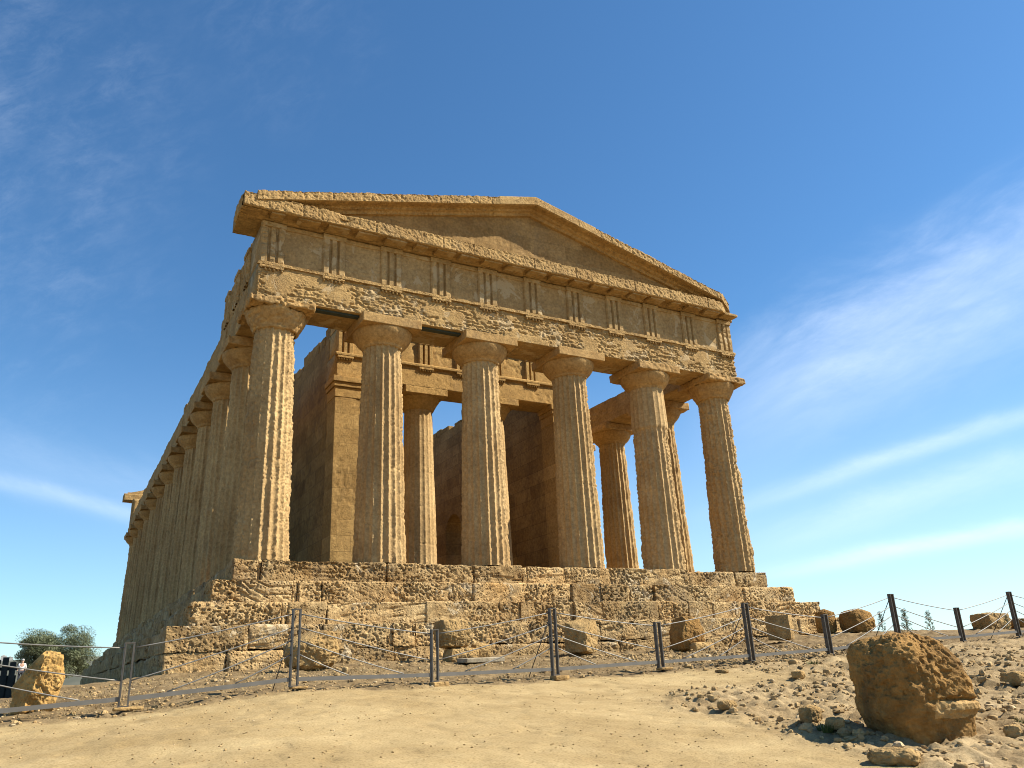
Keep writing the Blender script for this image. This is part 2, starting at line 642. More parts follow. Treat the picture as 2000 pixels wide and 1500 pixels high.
M['trouser'] = plain_mat('dark_cloth', (0.05, 0.055, 0.07), 0.9, 0, 0.2, 6)
M['skin'] = plain_mat('skin', (0.50, 0.30, 0.20), 0.7, 0, 0.05, 6)
M['hair'] = plain_mat('grey_hair', (0.35, 0.33, 0.31), 0.8, 0, 0.2, 30)
M['townwall'] = plain_mat('town_wall', (0.40, 0.38, 0.35), 0.9, 0, 0.25, 0.02)


def leaf_mat(name, a, b_):
    m, nt, b = nodes_of(name)
    N, L = nt.nodes, nt.links
    g = N.new('ShaderNodeNewGeometry')
    n = N.new('ShaderNodeTexNoise')
    n.inputs['Scale'].default_value = 1.4
    n.inputs['Detail'].default_value = 5
    L.new(g.outputs['Position'], n.inputs['Vector'])
    r = N.new('ShaderNodeValToRGB')
    r.color_ramp.elements[0].position = 0.35
    r.color_ramp.elements[1].position = 0.65
    r.color_ramp.elements[0].color = (*a, 1)
    r.color_ramp.elements[1].color = (*b_, 1)
    L.new(n.outputs[0], r.inputs[0])
    L.new(r.outputs[0], b.inputs['Base Color'])
    b.inputs['Roughness'].default_value = 0.6
    return m


M['olive'] = leaf_mat('olive_leaf', (0.085, 0.10, 0.045), (0.20, 0.22, 0.125))
M['weed'] = leaf_mat('weed_leaf', (0.09, 0.105, 0.05), (0.17, 0.18, 0.10))
M['tuft'] = leaf_mat('grass_leaf', (0.05, 0.075, 0.02), (0.10, 0.12, 0.035))
M['dry'] = leaf_mat('dry_grass_leaf', (0.20, 0.14, 0.055), (0.34, 0.26, 0.12))


# ------------------------------------------------------------------ terrain
FENCE_Y = -8.5
POSTS = [(-13.02, -2.97, 1.00), (-10.999, -2.877, 0.74), (-8.939, -2.740, 1.0), (-6.877, -2.767, 0.72), (-4.797, -2.767, 1.02),
         (-2.669, -2.730, 0.74), (-0.538, -2.693, 1.02), (1.568, -2.639, 0.745), (3.72, -2.52, 1.03), (5.90, -2.49, 0.71),
         (8.08, -2.42, 1.0), (10.2, -2.40, 0.72), (12.3, -2.37, 1.0)]
CP = [(-11.85, -19.9, -4.2), (-16, -20, -4.35), (-7, -20, -4.0), (-2, -20, -3.75), (-11.8, -14, -3.42), (-15, -14, -3.75), (-7.5, -12.5, -3.23),
      (-4.7, -14.6, -3.42), (0, -14, -3.15), (-13.8, -10.5, -3.32), (4, -12, -2.78), (8, -12, -2.6), (-19, -10, -4.1), (-17, -4, -3.7), (-18, 6, -3.7),
      (-9.9, -2.7, -2.50), (-8.6, -2.8, -2.50), (-6.1, -2.8, -2.42), (-3.7, -2.8, -2.38), (0.5, -2.8, -2.42), (4, -2.8, -2.40),
      (8, -2.8, -2.12), (12, -3, -2.12), (16, -5, -2.2), (20, -10, -2.6), (-11.8, -6.6, -2.86), (-11, -4.5, -2.68), (-12.8, -5, -2.95), (-11, 5, -2.7), (-12, 15, -2.8), (-12, 38, -2.9),
      (-14, 5, -2.98), (-14, 46, -2.45), (-14, 51, -2.25), (0, 50, -3.0), (14, 10, -2.5), (14, 40, -2.8), (22, 4, -2.8), (0, 10, -2.5), (0, 30, -2.6), (-16, -26, -5.2), (0, -26, -4.6), (12, -22, -3.9),
      (-24, -20, -5.4), (-24, 20, -4.2)]
for px, pz, ph in POSTS:
    CP.append((px, FENCE_Y, pz - 0.07))
CP = np.array(CP)


def tps(A, B):
    d2 = ((A[:, None, :] - B[None]) ** 2).sum(-1)
    return 0.5 * d2 * np.log(d2 + 1e-9)


_n = len(CP)
_A = np.zeros((_n + 3, _n + 3))
_A[:_n, :_n] = tps(CP[:, :2], CP[:, :2]) + 0.02 * np.eye(_n)
_A[:_n, _n] = 1
_A[:_n, _n + 1:] = CP[:, :2]
_A[_n, :_n] = 1
_A[_n + 1:, :_n] = CP[:, :2].T
_W = np.linalg.solve(_A, np.concatenate([CP[:, 2], np.zeros(3)]))


def rocky(x, y):
    """1 on the stony ground right of the sandy path"""
    edge = -5.6 + 0.30 * (y + 14.0) + 1.2 * (vn(np.stack([x * .6, y * .6, x * 0], -1), 5) - .5)
    r = sstep(edge - 0.25, edge + 0.7, x)
    # the path widens up to the fence between the two verges
    edge2 = -1.6 + 0.0 * y
    up = sstep(-11.6, -10.0, y)
    return r * (1 - up * (1 - sstep(edge2 - .8, edge2 + 1.2, x)))


def verge(x, y):
    """1 on the dull earth at and behind the fence"""
    e = FENCE_Y - 0.25 + 0.45 * (vn(np.stack([x * .9, y * 0, x * 0], -1), 9) - .5) - 0.3 * sstep(-9, -13, x)
    return sstep(e - 0.12, e + 0.25, y)


def terrain(x, y):
    x, y = np.asarray(x, float), np.asarray(y, float)
    sh = x.shape
    x, y = x.ravel(), y.ravel()
    z = np.zeros_like(x)
    cx, cy = np.clip(x, -26, 24), np.clip(y, -28, 52)
    for s in range(0, len(x), 20000):
        P = np.stack([cx[s:s + 20000], cy[s:s + 20000]], -1)
        z[s:s + 20000] = tps(P, CP[:, :2]) @ _W[:_n] + _W[_n] + P @ _W[_n + 1:]
    far = np.hypot(x - cx, y - cy)
    z = z - 0.02 * np.minimum(far, 30) - 14.0 * sstep(20, 320, far) - 30 * sstep(300, 1500, far)
    p3 = np.stack([x, y, np.zeros_like(x)], -1)
    near = 1 - sstep(25, 60, np.hypot(x + 4, y + 9))
    rk, vg = rocky(x, y), verge(x, y)
    z = z + near * (0.030 * fbm(p3 * 0.9, 3, 3) + 0.010 * fbm(p3 * 5.0, 4, 4, .6) - 0.010 * sstep(.62, .75, vn(p3 * 5.5, 21)))
    z = z + near * np.maximum(rk, vg * .55) * (0.065 * fbm(p3 * 2.3, 11, 3) + 0.085 * np.maximum(0, fbm(p3 * 6.0, 12, 3) - .05) + 0.034 * fbm(p3 * 13, 13, 2))
    # ledges of bare rock running along the right-hand slope
    lay = np.sin((z * 26.0) + 2.5 * fbm(p3 * .8, 15, 2))
    z = z + near * rk * 0.028 * sstep(.2, .9, lay) * sstep(-6, 1, x)
    return z.reshape(sh)


def tz(x, y):
    return float(terrain(np.array([x]), np.array([y]))[0])


def build_ground():
    xs = np.concatenate([-np.geomspace(6000, 19, 40), lin(-17.5, -14.6, .12), lin(-14.5, -1, 0.036), lin(-0.92, 9, 0.075), lin(9.3, 22, .3), np.geomspace(24, 6000, 40)])
    ys = np.concatenate([-np.geomspace(6000, 20, 36), lin(-18.5, -15.6, .06), lin(-15.55, -8.0, 0.036), lin(-7.9, -2.4, 0.06), lin(-2.1, 12, .4), np.geomspace(13, 6000, 60)])
    X, Y = np.meshgrid(xs, ys, indexing='ij')
    Z = terrain(X, Y)
    V = np.stack([X, Y, Z], -1).reshape(-1, 3)
    m, nt, b = nodes_of('ground')
    N, L = nt.nodes, nt.links
    o = make_mesh('ground', V, grid_faces(len(xs), len(ys)), m)
    at = o.data.attributes.new('rocky', 'FLOAT', 'POINT')
    at.data.foreach_set('value', rocky(X.ravel(), Y.ravel()).astype(np.float32))
    at2 = o.data.attributes.new('verge', 'FLOAT', 'POINT')
    at2.data.foreach_set('value', verge(X.ravel(), Y.ravel()).astype(np.float32))
    g = N.new('ShaderNodeNewGeometry')

    def noise(scale, detail=5, rough=0.65):
        n = N.new('ShaderNodeTexNoise')
        n.inputs['Scale'].default_value = scale
        n.inputs['Detail'].default_value = detail
        n.inputs['Roughness'].default_value = rough
        L.new(g.outputs['Position'], n.inputs['Vector'])
        return n.outputs[0]

    def rampc(v, a, c, p0=.35, p1=.65):
        r = N.new('ShaderNodeValToRGB')
        r.color_ramp.elements[0].position, r.color_ramp.elements[1].position = p0, p1
        r.color_ramp.elements[0].color, r.color_ramp.elements[1].color = (*a, 1), (*c, 1)
        L.new(v, r.inputs[0])
        return r.outputs[0]

    def mixc(f, a, c):
        x = N.new('ShaderNodeMixRGB')
        L.new(f, x.inputs['Fac'])
        L.new(a, x.inputs['Color1'])
        L.new(c, x.inputs['Color2'])
        return x.outputs[0]

    def attr(n):
        a = N.new('ShaderNodeAttribute')
        a.attribute_name = n
        return a.outputs['Fac']

    sand = rampc(noise(1.3, 6), (0.3137, 0.2258, 0.1046), (0.3884, 0.2888, 0.1428))
    rock = rampc(noise(3.0, 8, .75), (0.215, 0.150, 0.074), (0.40, 0.298, 0.160), .36, .66)
    earth = rampc(noise(2.4, 8, .75), (0.1245, 0.0847, 0.0415), (0.2822, 0.2033, 0.1037), .36, .68)
    c = mixc(attr('rocky'), sand, rock)
    c = mixc(attr('verge'), c, earth)
    pt = rampc(noise(.7, 7, .7), (.80, .76, .70), (1.08, 1.08, 1.08), .36, .58)
    x = N.new('ShaderNodeMixRGB')
    x.blend_type = 'MULTIPLY'
    x.inputs['Fac'].default_value = 0.8
    L.new(c, x.inputs['Color1'])
    L.new(pt, x.inputs['Color2'])
    c = x.outputs[0]
    sp = rampc(noise(46, 3, .6), (0.72, 0.70, 0.66), (1.12, 1.12, 1.12), .32, .55)
    x = N.new('ShaderNodeMixRGB')
    x.blend_type = 'MULTIPLY'
    x.inputs['Fac'].default_value = 0.9
    L.new(c, x.inputs['Color1'])
    L.new(sp, x.inputs['Color2'])
    L.new(x.outputs[0], b.inputs['Base Color'])
    ad = N.new('ShaderNodeMath')
    ad.operation = 'MULTIPLY_ADD'
    L.new(noise(28, 5, .75), ad.inputs[0])
    ad.inputs[1].default_value = 1.0
    L.new(noise(90, 3, .7), ad.inputs[2])
    bp = N.new('ShaderNodeBump')
    bp.inputs['Strength'].default_value = 0.55
    bp.inputs['Distance'].default_value = 0.02
    L.new(ad.outputs[0], bp.inputs['Height'])
    L.new(bp.outputs[0], b.inputs['Normal'])
    o['kind'] = 'structure'
    return o


build_ground()

# ------------------------------------------------------------------ the temple
temple = empty('temple', (0, 0, 0))
tag(temple, 'ancient honey-coloured stone Doric temple with fluted columns and a triangular pediment', 'temple')
XC = [-7.70, -4.70, -1.5975, 1.5975, 4.70, 7.70]
YB = 37.87
YC = [3.0, 6.1] + [6.1 + 3.21 * k for k in range(1, 10)]
YC = [3.0 + (YB - 6.0) * k / 10 for k in range(11)]
HC, HA, HF = 6.72, 1.01, 1.21
AB = 0.861
ARC = 0.666
SH, ST = 0.514, 0.48


def rough_disp(seed, amp=0.05, pit=0.03, strata=0.03, tilt=0.0, f=1.3, sharp=14.0):
    ct, st_ = math.cos(tilt), math.sin(tilt)

    def d(P, N):
        Q = P.copy()
        Q[:, 0] = P[:, 0] * ct + P[:, 2] * st_
        Q[:, 2] = -P[:, 0] * st_ + P[:, 2] * ct
        r = amp * fbm(P * f, seed, 4, .55)
        if strata:
            s = fbm(Q * np.array([1.6, 1.6, sharp]), seed + 20, 3, .6)
            r = r - strata * sstep(-.05, .55, s)
        if pit:
            q = vn(P * 15.0, seed + 40) * .38 + vn(P * 28.0, seed + 41) * .62
            m = sstep(.40, .62, vn(P * 1.4, seed + 42) * .7 + vn(P * 4.5, seed + 43) * .3)
            r = r - pit * sstep(.50, .64, q) * (.12 + .88 * m)
        return r
    return d


def course(name, k, z1, z0, mat, seed, depth=0.95, res=0.0185, er=1.0):
    """one step course: irregular eroded blocks along the front and both flanks, ONE part"""
    mb = MB()
    r_ = random.Random(seed)
    kk = min(k, 3) + (.04 if k == 4 else 0)
    xl, yf = 8.46 + kk * ST, -0.76 - kk * ST
    x = -xl
    rights = {0: 8.28, 1: 8.90, 2: 9.46, 3: 9.75, 4: 9.7}[k]
    while x < rights - 0.05:
        w = r_.choice([0.55, 0.9, 1.2, 1.5, 1.9, 2.4, 3.0])
        if rights - (x + w) < 0.7:
            w = rights - x
        gap = r_.choice([-.014, -.010, -.006, -.002, .004, .008])
        frac = sstep(3, 9, np.array(x + w / 2)).item()
        top = z1 - r_.uniform(0.004, 0.030) * er - 0.05 * frac * r_.random()
        yo = yf + r_.uniform(-0.02, 0.035) * er
        if k == 4 and -8.05 < x + w / 2 < -7.3:
            yo += 0.22
        amp = r_.uniform(.022, .05) * er * (1 + .4 * frac)
        tilt = r_.choice([0, 0, .15, -.45, .5, -.6])
        P, F = rbox((x + gap, yo, z0 - (.06 if k < 3 else 0)), (x + w - gap, yo + depth, top), res, r_.choice([.018, .03, .045, .08]),
                    rough_disp(r_.randrange(9999), amp, r_.uniform(.026, .05), r_.uniform(.006, .04), tilt, r_.uniform(1.2, 2.2), r_.uniform(9, 16)), 'xXyYZ')
        mb.add(P, F, r_.uniform(.72, 1.2))
        x += w
        if k < 4 and r_.random() < .5 and rights - x > .8:
            # sandy fill washed into an open joint
            g = r_.uniform(.05, .13)
            P, F = rbox((x - .004, yo + r_.uniform(.03, .06), z0), (x + g + .004, yo + depth, z1 - r_.uniform(.01, .07)), res, .03,
                        rough_disp(r_.randrange(9999), .05, .008, 0, 0, 3.0), 'xXyYZ')
            mb.add(P, F, 1.22)
            x += g
    for side in (-1, 1):
        y = yf + depth + 0.0
        while y < YB + 0.7 + k * ST:
            w = r_.choice([1.6, 2.2, 2.8])
            rs = 0.07 if y < 12 else 0.16
            xo = xl - r_.uniform(-.02, .05)
            if side > 0:
                xo = rights - r_.uniform(0, .1)
            lo, hi = (side * xo, y + .01, z0), (side * (xo - depth), y + w - .01, z1 - r_.uniform(0, .05))
            a = tuple(min(p, q) for p, q in zip(lo, hi))
            c = tuple(max(p, q) for p, q in zip(lo, hi))
            P, F = rbox(a, c, rs, .07, rough_disp(r_.randrange(9999), .06, .03, .03), 'xXyYZ')
            mb.add(P, F)
            y += w
    return mb.build(name, mat, temple, True, True)


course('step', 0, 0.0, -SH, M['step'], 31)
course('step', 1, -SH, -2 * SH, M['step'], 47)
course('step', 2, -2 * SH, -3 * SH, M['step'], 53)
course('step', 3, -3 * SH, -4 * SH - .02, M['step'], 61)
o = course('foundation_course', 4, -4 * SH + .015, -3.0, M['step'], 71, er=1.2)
core = MB()
core.box((-7.75, -0.2, -3.0), (7.6, YB + .5, -0.02))
core.box((-4.75, 4.3, -0.02), (4.75, 33.6, 0.16))
core.build('temple_floor', M['rough'], temple)


def column_shaft(name, r0, r1, h, mat, parent, seed, per=12, zres=0.03, erosion=1.0, wild=0.0, flute=0.080, smooth_top=None, phase=0.0):
    nf = 20
    na = nf * per
    th = np.arange(na) / na * 2 * math.pi
    zs = lin(0, h, zres)
    T, Zm = np.meshgrid(th, zs)
    t = Zm / h
    R = r0 + (r1 - r0) * (t + 0.10 * t * (1 - t) * -1.0)
    ph = (T / (2 * math.pi) * nf + phase) % 1.0
    arr = np.abs(2 * ph - 1)                                     # 1 at an arris
    fl = flute * R / 0.70 * (1 - arr ** 2)
    P0 = np.stack([np.cos(T) * R, np.sin(T) * R, Zm], -1).reshape(-1, 3) + seed * 3.7
    e = (fbm(P0 * np.array([1.1, 1.1, 1.6]), seed, 4, .6)).reshape(T.shape)
    chip = vn(P0 * np.array([14, 14, 17.0]), seed + 5).reshape(T.shape)
    chip2 = vn(P0 * np.array([27, 27, 32.0]), seed + 6).reshape(T.shape)
    big = vn(P0 * np.array([2.4, 2.4, 2.0]), seed + 7).reshape(T.shape)
    am = arr ** 4
    d = -fl - erosion * am * (0.022 * sstep(.45, .8, chip) + 0.016 * sstep(.4, .85, chip2) + .016 * sstep(.65, .9, big))
    d += erosion * (0.007 * e - 0.008 * sstep(.55, .75, chip2) * sstep(.4, .7, big))
    east = sstep(-.2, .9, np.cos(T))
    d -= erosion * east * (0.012 + .02 * np.maximum(0, e)) * sstep(.35, .7, big)
    if wild:
        ws = np.maximum(east, sstep(.35, .95, -np.cos(T)) * .8)
        w = fbm(P0 * np.array([2.0, 2.0, 3.4]), seed + 9, 4, .65).reshape(T.shape)
        d += wild * ws * (.085 * w - .045 + .03 * fl / flute)
        d -= wild * .02 * sstep(.55, .75, chip2) * ws
    for jz in (0.2, 0.41, 0.61, 0.80):                          # drum joints
        jj = jz * h + 0.01 * np.sin(T * 3 + seed)
        d -= 0.016 * np.exp(-((Zm - jj) / 0.015) ** 2) * (.3 + .7 * sstep(.3, .6, big))
    if smooth_top:
        s = sstep(smooth_top - .08 + .1 * big, smooth_top + .06 + .1 * big, Zm)
        d = d * (1 - s) + s * (0.012 - 0.35 * fl)
    neck = sstep(h - 0.05, h, Zm)
    d = d * (1 - .4 * neck)
    R = R + d
    V = np.stack([np.cos(T) * R, np.sin(T) * R, Zm], -1).reshape(-1, 3)
    i, j = np.meshgrid(np.arange(len(zs) - 1), np.arange(na), indexing='ij')
    a = i * na + j
    b = i * na + (j + 1) % na
    F = np.stack([a, b, b + na, a + na], -1).reshape(-1, 4)
    return make_mesh(name, V, F, mat, parent, True)


def lathe(prof, n, res, disp=None):
    pr = [np.array(p, float) for p in prof]
    pts = [pr[0]]
    for a, b in zip(pr[:-1], pr[1:]):
        k = max(1, int(math.ceil(np.linalg.norm(b - a) / res)))
        for t in range(1, k + 1):
            pts.append(a + (b - a) * t / k)
    pts = np.array(pts)
    th = np.arange(n) / n * 2 * math.pi
    t = np.gradient(pts, axis=0)
    t /= np.linalg.norm(t, axis=1)[:, None] + 1e-9
    V = np.stack([pts[:, None, 0] * np.cos(th), pts[:, None, 0] * np.sin(th), np.broadcast_to(pts[:, None, 1], (len(pts), n))], -1)
    Nn = np.stack([t[:, None, 1] * np.cos(th), t[:, None, 1] * np.sin(th), np.broadcast_to(-t[:, None, 0], (len(pts), n))], -1)
    V, Nn = V.reshape(-1, 3), Nn.reshape(-1, 3)
    if disp is not None:
        V = V + Nn * disp(V, Nn)[:, None]
    i, j = np.meshgrid(np.arange(len(pts) - 1), np.arange(n), indexing='ij')
    a = i * n + j
    b = i * n + (j + 1) % n
    return V, np.stack([a, b, b + n, a + n], -1).reshape(-1, 4)


def echinus_prof(rn, z0, z1, re):
    """neck ring, then the swelling cushion"""
    dz = z1 - z0
    out = [(rn - .02, z0 - 0.02), (rn + .012, z0), (rn + .022, z0 + .03), (rn + .03, z0 + .05)]
    for t in (0.15, 0.3, 0.45, 0.6, 0.72, 0.82, 0.9, 0.96, 1.0):
        s = 1 - (1 - t) ** 2.3
        rr = rn + .03 + (re - rn - .03) * (0.25 * t + 0.75 * s)
        if t > .82:
            rr -= (re - rn) * 0.9 * (t - .82) ** 2 * 1.2
        out.append((rr, z0 + .05 + (dz - .05) * t))
    out.append((re * .8, z1))
    return out


def capital(parent, rn, z0, H, seed, mat, er=0.3, cone=False, ab=AB, abt=0.29, res=0.03, n=96):
    za = H - abt
    prof = echinus_prof(rn, z0, za, ab * 0.985)
    if cone:
        prof = [(rn - .02, z0 - .02), (rn + .03, z0), (rn + .06, z0 + .06), (rn + .17, z0 + .26), (ab * .93, za - .07), (ab * .95, za), (ab * .7, za)]
    V, F = lathe(prof, n, res, lambda P, N: er * .045 * fbm((P + seed * 5.1) * 2.6, seed, 4, .6) - er * .02 * sstep(.55, .75, vn((P + seed) * 14, seed + 3)))
    make_mesh('echinus', V, F, mat, parent, True)
    P, F = rbox((-ab, -ab, za), (ab, ab, H), res, .012 + .04 * er, lambda P, N: er * (.05 * fbm((P + seed * 3.3) * 2.4, seed + 1, 4, .6) - .03 * sstep(.5, .75, vn((P + seed) * 13, seed + 2))), 'xXyYz')
    make_mesh('abacus', P, F, mat, parent, True)


NECK = 5.98
specs = [  # erosion, wild, cone, cap erosion, smooth top
    (1.25, 0.35, True, 1.5, None), (0.8, 0.0, False, 0.12, None), (1.0, 0.15, False, 0.12, None),
    (0.8, 0.1, False, 0.10, None), (1.1, 0.75, False, 0.5, 4.55), (1.3, 1.0, True, 0.9, None)]
M['column_pale'] = stone_mat('pale_column_stone', (0.56, 0.40, 0.21), (0.43, 0.285, 0.135), (0.27, 0.17, 0.085), 0.35, 0.7, 26, 0.5, 0.6)
for k, x in enumerate(XC):
    er, wild, cone, cer, stp = specs[k]
    c = column_shaft('column', 0.70, 0.555, NECK, M['column_pale' if k in (2, 4) else 'column'], temple, 100 + 13 * k, 12, 0.024, er, wild, smooth_top=stp)
    c.location = (x, 0, 0)
    capital(c, 0.555, NECK - .002, HC, 200 + k, M['capital'], cer, cone, abt=0.27 if not cone else .24)

flank = column_shaft('column', 0.70, 0.555, NECK, M['column'], temple, 400, 8, 0.06, 1.0, 0.25)
capital(flank, 0.555, NECK - .002, HC, 301, M['capital'], 0.7, False, res=0.05, n=60)


def dup_tree(o, parent=None):
    c = o.copy()
    C.objects.link(c)
    c.parent = parent
    for ch in o.children:
        d = ch.copy()
        C.objects.link(d)
        d.parent = c
    return c


first = True
spots = [(-7.70, y) for y in YC] + [(7.70, y) for y in YC] + [(x, YB) for x in XC]
for n, (x, y) in enumerate(spots):
    c = flank if n == 0 else dup_tree(flank, temple)
    c.location = (x, y, 0)
    c.rotation_euler.z = 0.0 if x < 0 else math.pi / 2 * (n % 2) + math.pi

# ---- front entablature
def arch_disp(P, N):
    s = fbm(P * np.array([2.6, 2.6, 19.0]), 61, 4, .68)
    pl = fbm(P * np.array([.9, .9, 1.5]), 62, 5, .6)
    rough_ = sstep(.12, .0, pl)
    front = np.clip(-N[:, 1], 0, 1)
    r = -0.028 * rough_ * sstep(-.1, .2, s) * (.25 + .75 * front)
    r += .010 * fbm(P * 2.0, 63, 3)
    r -= .026 * rough_ * sstep(.5, .64, vn(P * np.array([14, 14, 22]), 64)) * front
    return r


def attach(name, VFT, mat, parent=temple, smooth=True):
    V, F, T = VFT
    return make_mesh(name, V, [F, T] if len(T) else [F], mat, parent, smooth)


XE = 7.70 + ARC
z0, z1 = HC, HC + HA
arch = attach('architrave', sweep([(-ARC, z0), (ARC, z0), (ARC, z1), (-ARC, z1)], lin(-XE, XE, .02), .02, arch_disp), M['face'])
tae = attach('taenia', sweep([(-ARC - .055, z1 - .10), (-ARC + .05, z1 - .10), (-ARC + .05, z1 + .003), (-ARC - .055, z1 + .003)], lin(-XE - .05, XE + .05, .03), .025,
                             lambda P, N: .022 * fbm(P * 6, 70, 4, .65) - .012), M['rough'], arch)
TRI = [-8.04, -6.37, -4.70, -3.15, -1.5975, 0, 1.5975, 3.15, 4.70, 6.37, 8.04]
TW = 0.64


def regula(x, y, z, w, parent, mat, seed, er=1.0, side=None):
    mb = MB()
    P, F = rbox((-w / 2, -.068, z - .08), (w / 2, .03, z), .03, .01, lambda P, N: er * (.014 * fbm(P * 9 + seed, seed, 3) - .006), 'xXyYz')
    mb.add(P, F)
    for g in range(6):
        gx = -w / 2 + w * (g + .5) / 6
        h = .075 if (er < .7 or (seed * 7 + g * 5) % 4) else .03
        th = np.arange(7) / 7 * 2 * math.pi
        V = [(gx + .024 * math.cos(t), -.026 + .024 * math.sin(t), z - .074) for t in th] + [(gx + .034 * math.cos(t), -.026 + .034 * math.sin(t), z - .074 - h) for t in th]
        F = [(i, (i + 1) % 7, 7 + (i + 1) % 7, 7 + i) for i in range(7)]
        mb.add(V, F)
        mb.t.append(np.array([(mb.n - 7, mb.n - 7 + i, mb.n - 7 + i + 1) for i in range(1, 6)]))
    o = mb.build('regula', mat, parent, True)
    o.location = (x, y, 0)
    return o


def triglyph(x, y, z, w, h, parent, mat, seed, proud=.07, groove=.085, er=.3, rot=0.0):
    fr = [(0, -.01), (0, proud * .35), (.055, proud), (.26, proud), (.315, proud - groove), (.355, proud - groove), (.41, proud), (.59, proud),
          (.645, proud - groove), (.685, proud - groove), (.74, proud), (.945, proud), (1, proud * .35), (1, -.01)]
    hb = h * .12
    zs = lin(0, h - hb, .05)
    mb = MB()
    V = np.array([[(-w / 2 + w * f, -d, zz) for f, d in fr] for zz in zs])
    V = V.reshape(-1, 3)
    n_ = fbm(V * 5 + seed, seed, 4, .6)
    q_ = vn(V * 11 + seed, seed + 3)
    V[:, 1] += er * (.030 * n_ + .035 * sstep(.55, .8, q_)) * (V[:, 1] < -.02)
    V[:, 0] += er * .016 * fbm(V * 6 + seed, seed + 2, 3)
    F = grid_faces(len(zs), len(fr))
    mb.add(V, F)
    P, F = rbox((-w / 2 - .006, -proud - .014, h - hb), (w / 2 + .006, .02, h), .04, .008, lambda P, N: er * .02 * fbm(P * 7 + seed, seed + 1, 3), 'xXyZz')
    mb.add(P, F)
    o = mb.build('triglyph', mat, parent, False)
    o.location = (x, y, z)
    o.rotation_euler.z = rot
    return o


for k, x in enumerate(TRI):
    regula(x, -ARC, z1 - .10, TW, arch, M['rough'], 500 + k, 1.2)
z0, z1 = HC + HA, HC + HA + HF
FR = ARC - .03
frieze = attach('frieze', sweep([(-FR, z0 + .004), (ARC, z0 + .004), (ARC, z1), (-FR, z1)], lin(-XE + .02, XE - .02, .035), .035,
                                lambda P, N: .014 * fbm(P * 1.6, 80, 4, .6) - .010 * sstep(.5, .7, vn(P * np.array([8, 8, 14]), 81)) * sstep(.45, .6, vn(P * 1.3, 82))), M['frieze'])
for k, x in enumerate(TRI):
    triglyph(x, -FR, z0 + .004, TW, HF - .01, frieze, M['frieze'], 520 + k, er=.9 if k in (0, 10) else .35)
attach('frieze_band', sweep([(-FR - .035, z1 - .15), (-FR + .05, z1 - .15), (-FR + .05, z1 - .01), (-FR - .035, z1 - .01)], lin(-XE, XE, .05), .04,
                            lambda P, N: .012 * fbm(P * 5, 83, 3) - .008), M['frieze'], frieze)

# ---- horizontal cornice
GP = 0.575
YG = -ARC - GP
zc = z1
gx0, gx1 = -XE - .58, XE + .22


def geison_disp(P, N):
    r = .026 * fbm(P * np.array([1.3, 1.3, 1.8]), 90, 5, .55) - .012 * sstep(.5, .66, vn(P * 13, 91)) - .014 * sstep(.52, .66, vn(P * 26, 94)) - .008
    r = r * np.where(N[:, 2] < -.5, .45, 1.0)
    dip = np.exp(-((P[:, 0] + 6.25) / .22) ** 2) * .16 + np.exp(-((P[:, 0] + 5.9) / .6) ** 2) * .06
    r -= dip * np.clip(N[:, 2] + .3, 0, 1)
    jo = np.zeros(len(P))
    for j in (-7.4, -5.35, -3.3, -2.3, -.2, 1.35, 2.6, 3.7, 5.2, 6.9):
        jo += np.exp(-((P[:, 0] - j) / .02) ** 2)
    r -= .03 * np.clip(jo, 0, 1) * np.clip(-N[:, 1], 0, 1)
    e = sstep(7.3, gx1, P[:, 0])
    r -= .10 * e * (.5 + .5 * fbm(P * 3, 93, 3))
    cut = YG + np.maximum(0, P[:, 0] - 7.55) * .62
    P[:, 1] = np.where(P[:, 1] < cut, cut, P[:, 1])
    return r


geison = attach('cornice', sweep([(YG, zc + .075), (YG + .05, zc + .04), (-FR - .16, zc + .11), (-FR - .10, zc + .01), (.35, zc + .01), (.35, zc + .50), (-FR - .1, zc + .50), (YG + .02, zc + .46)],
                                 lin(gx0, gx1, .021), .022, geison_disp), M['rough'])
mut = []
for a, b in zip(TRI[:-1], TRI[1:]):
    mut += [a, (a + b) / 2]
mut.append(TRI[-1])
for k, x in enumerate(mut):
    w = TW * .96
    zz = zc + .055
    r_ = random.Random(k)
    if k in (0, 5, 17):
        w *= .6
    P, F = rbox((-w / 2, YG + .09, zz - .055), (w / 2, -FR - .16, zz + .045), .04, .012, lambda P, N: .022 * fbm(P * 5 + k * 3, 600 + k, 3, .6) - .006, 'xXyz')
    o = make_mesh('mutule', P, F, M['face'], geison, True)
    o.location = (x, 0, 0)
# the return of the cornice along the left flank
P, F = rbox((gx0 - .05, YG + .10, zc + .03), (-XE + .1, -.18, zc + .48), .03, .05, lambda P, N: .05 * fbm(P * 2.2, 95, 4, .6) - .02 * sstep(.5, .7, vn(P * 12, 96)), 'xYzZ')
make_mesh('cornice_return', P, F, M['rough'], geison, True)

# ---- pediment
ZP, SL = 11.645, 0.249          # apex top, slope
zt = zc + .48


def tymp():
    xs = lin(-8.3, 8.3, .05)
    n = 34
    t = np.linspace(0, 1, n)
    X, T = np.meshgrid(xs, t, indexing='ij')
    top = ZP - .22 - SL * np.abs(X)
    Z = zt - .06 + (np.maximum(top, zt - .02) - (zt - .06)) * T
    P = np.stack([X, np.full_like(X, -.70), Z], -1).reshape(-1, 3)
    P[:, 1] += .018 * fbm(P * 1.4, 97, 4, .6) + .012 * sstep(.55, .7, vn(P * 9, 98))
    B = P.copy()
    B[:, 1] = -.15
    F = grid_faces(len(xs), n)
    V = np.vstack([P, B])
    return make_mesh('tympanum', V, [F, F[:, ::-1] + len(P)], M['tympanum'], temple, True)


tymp()


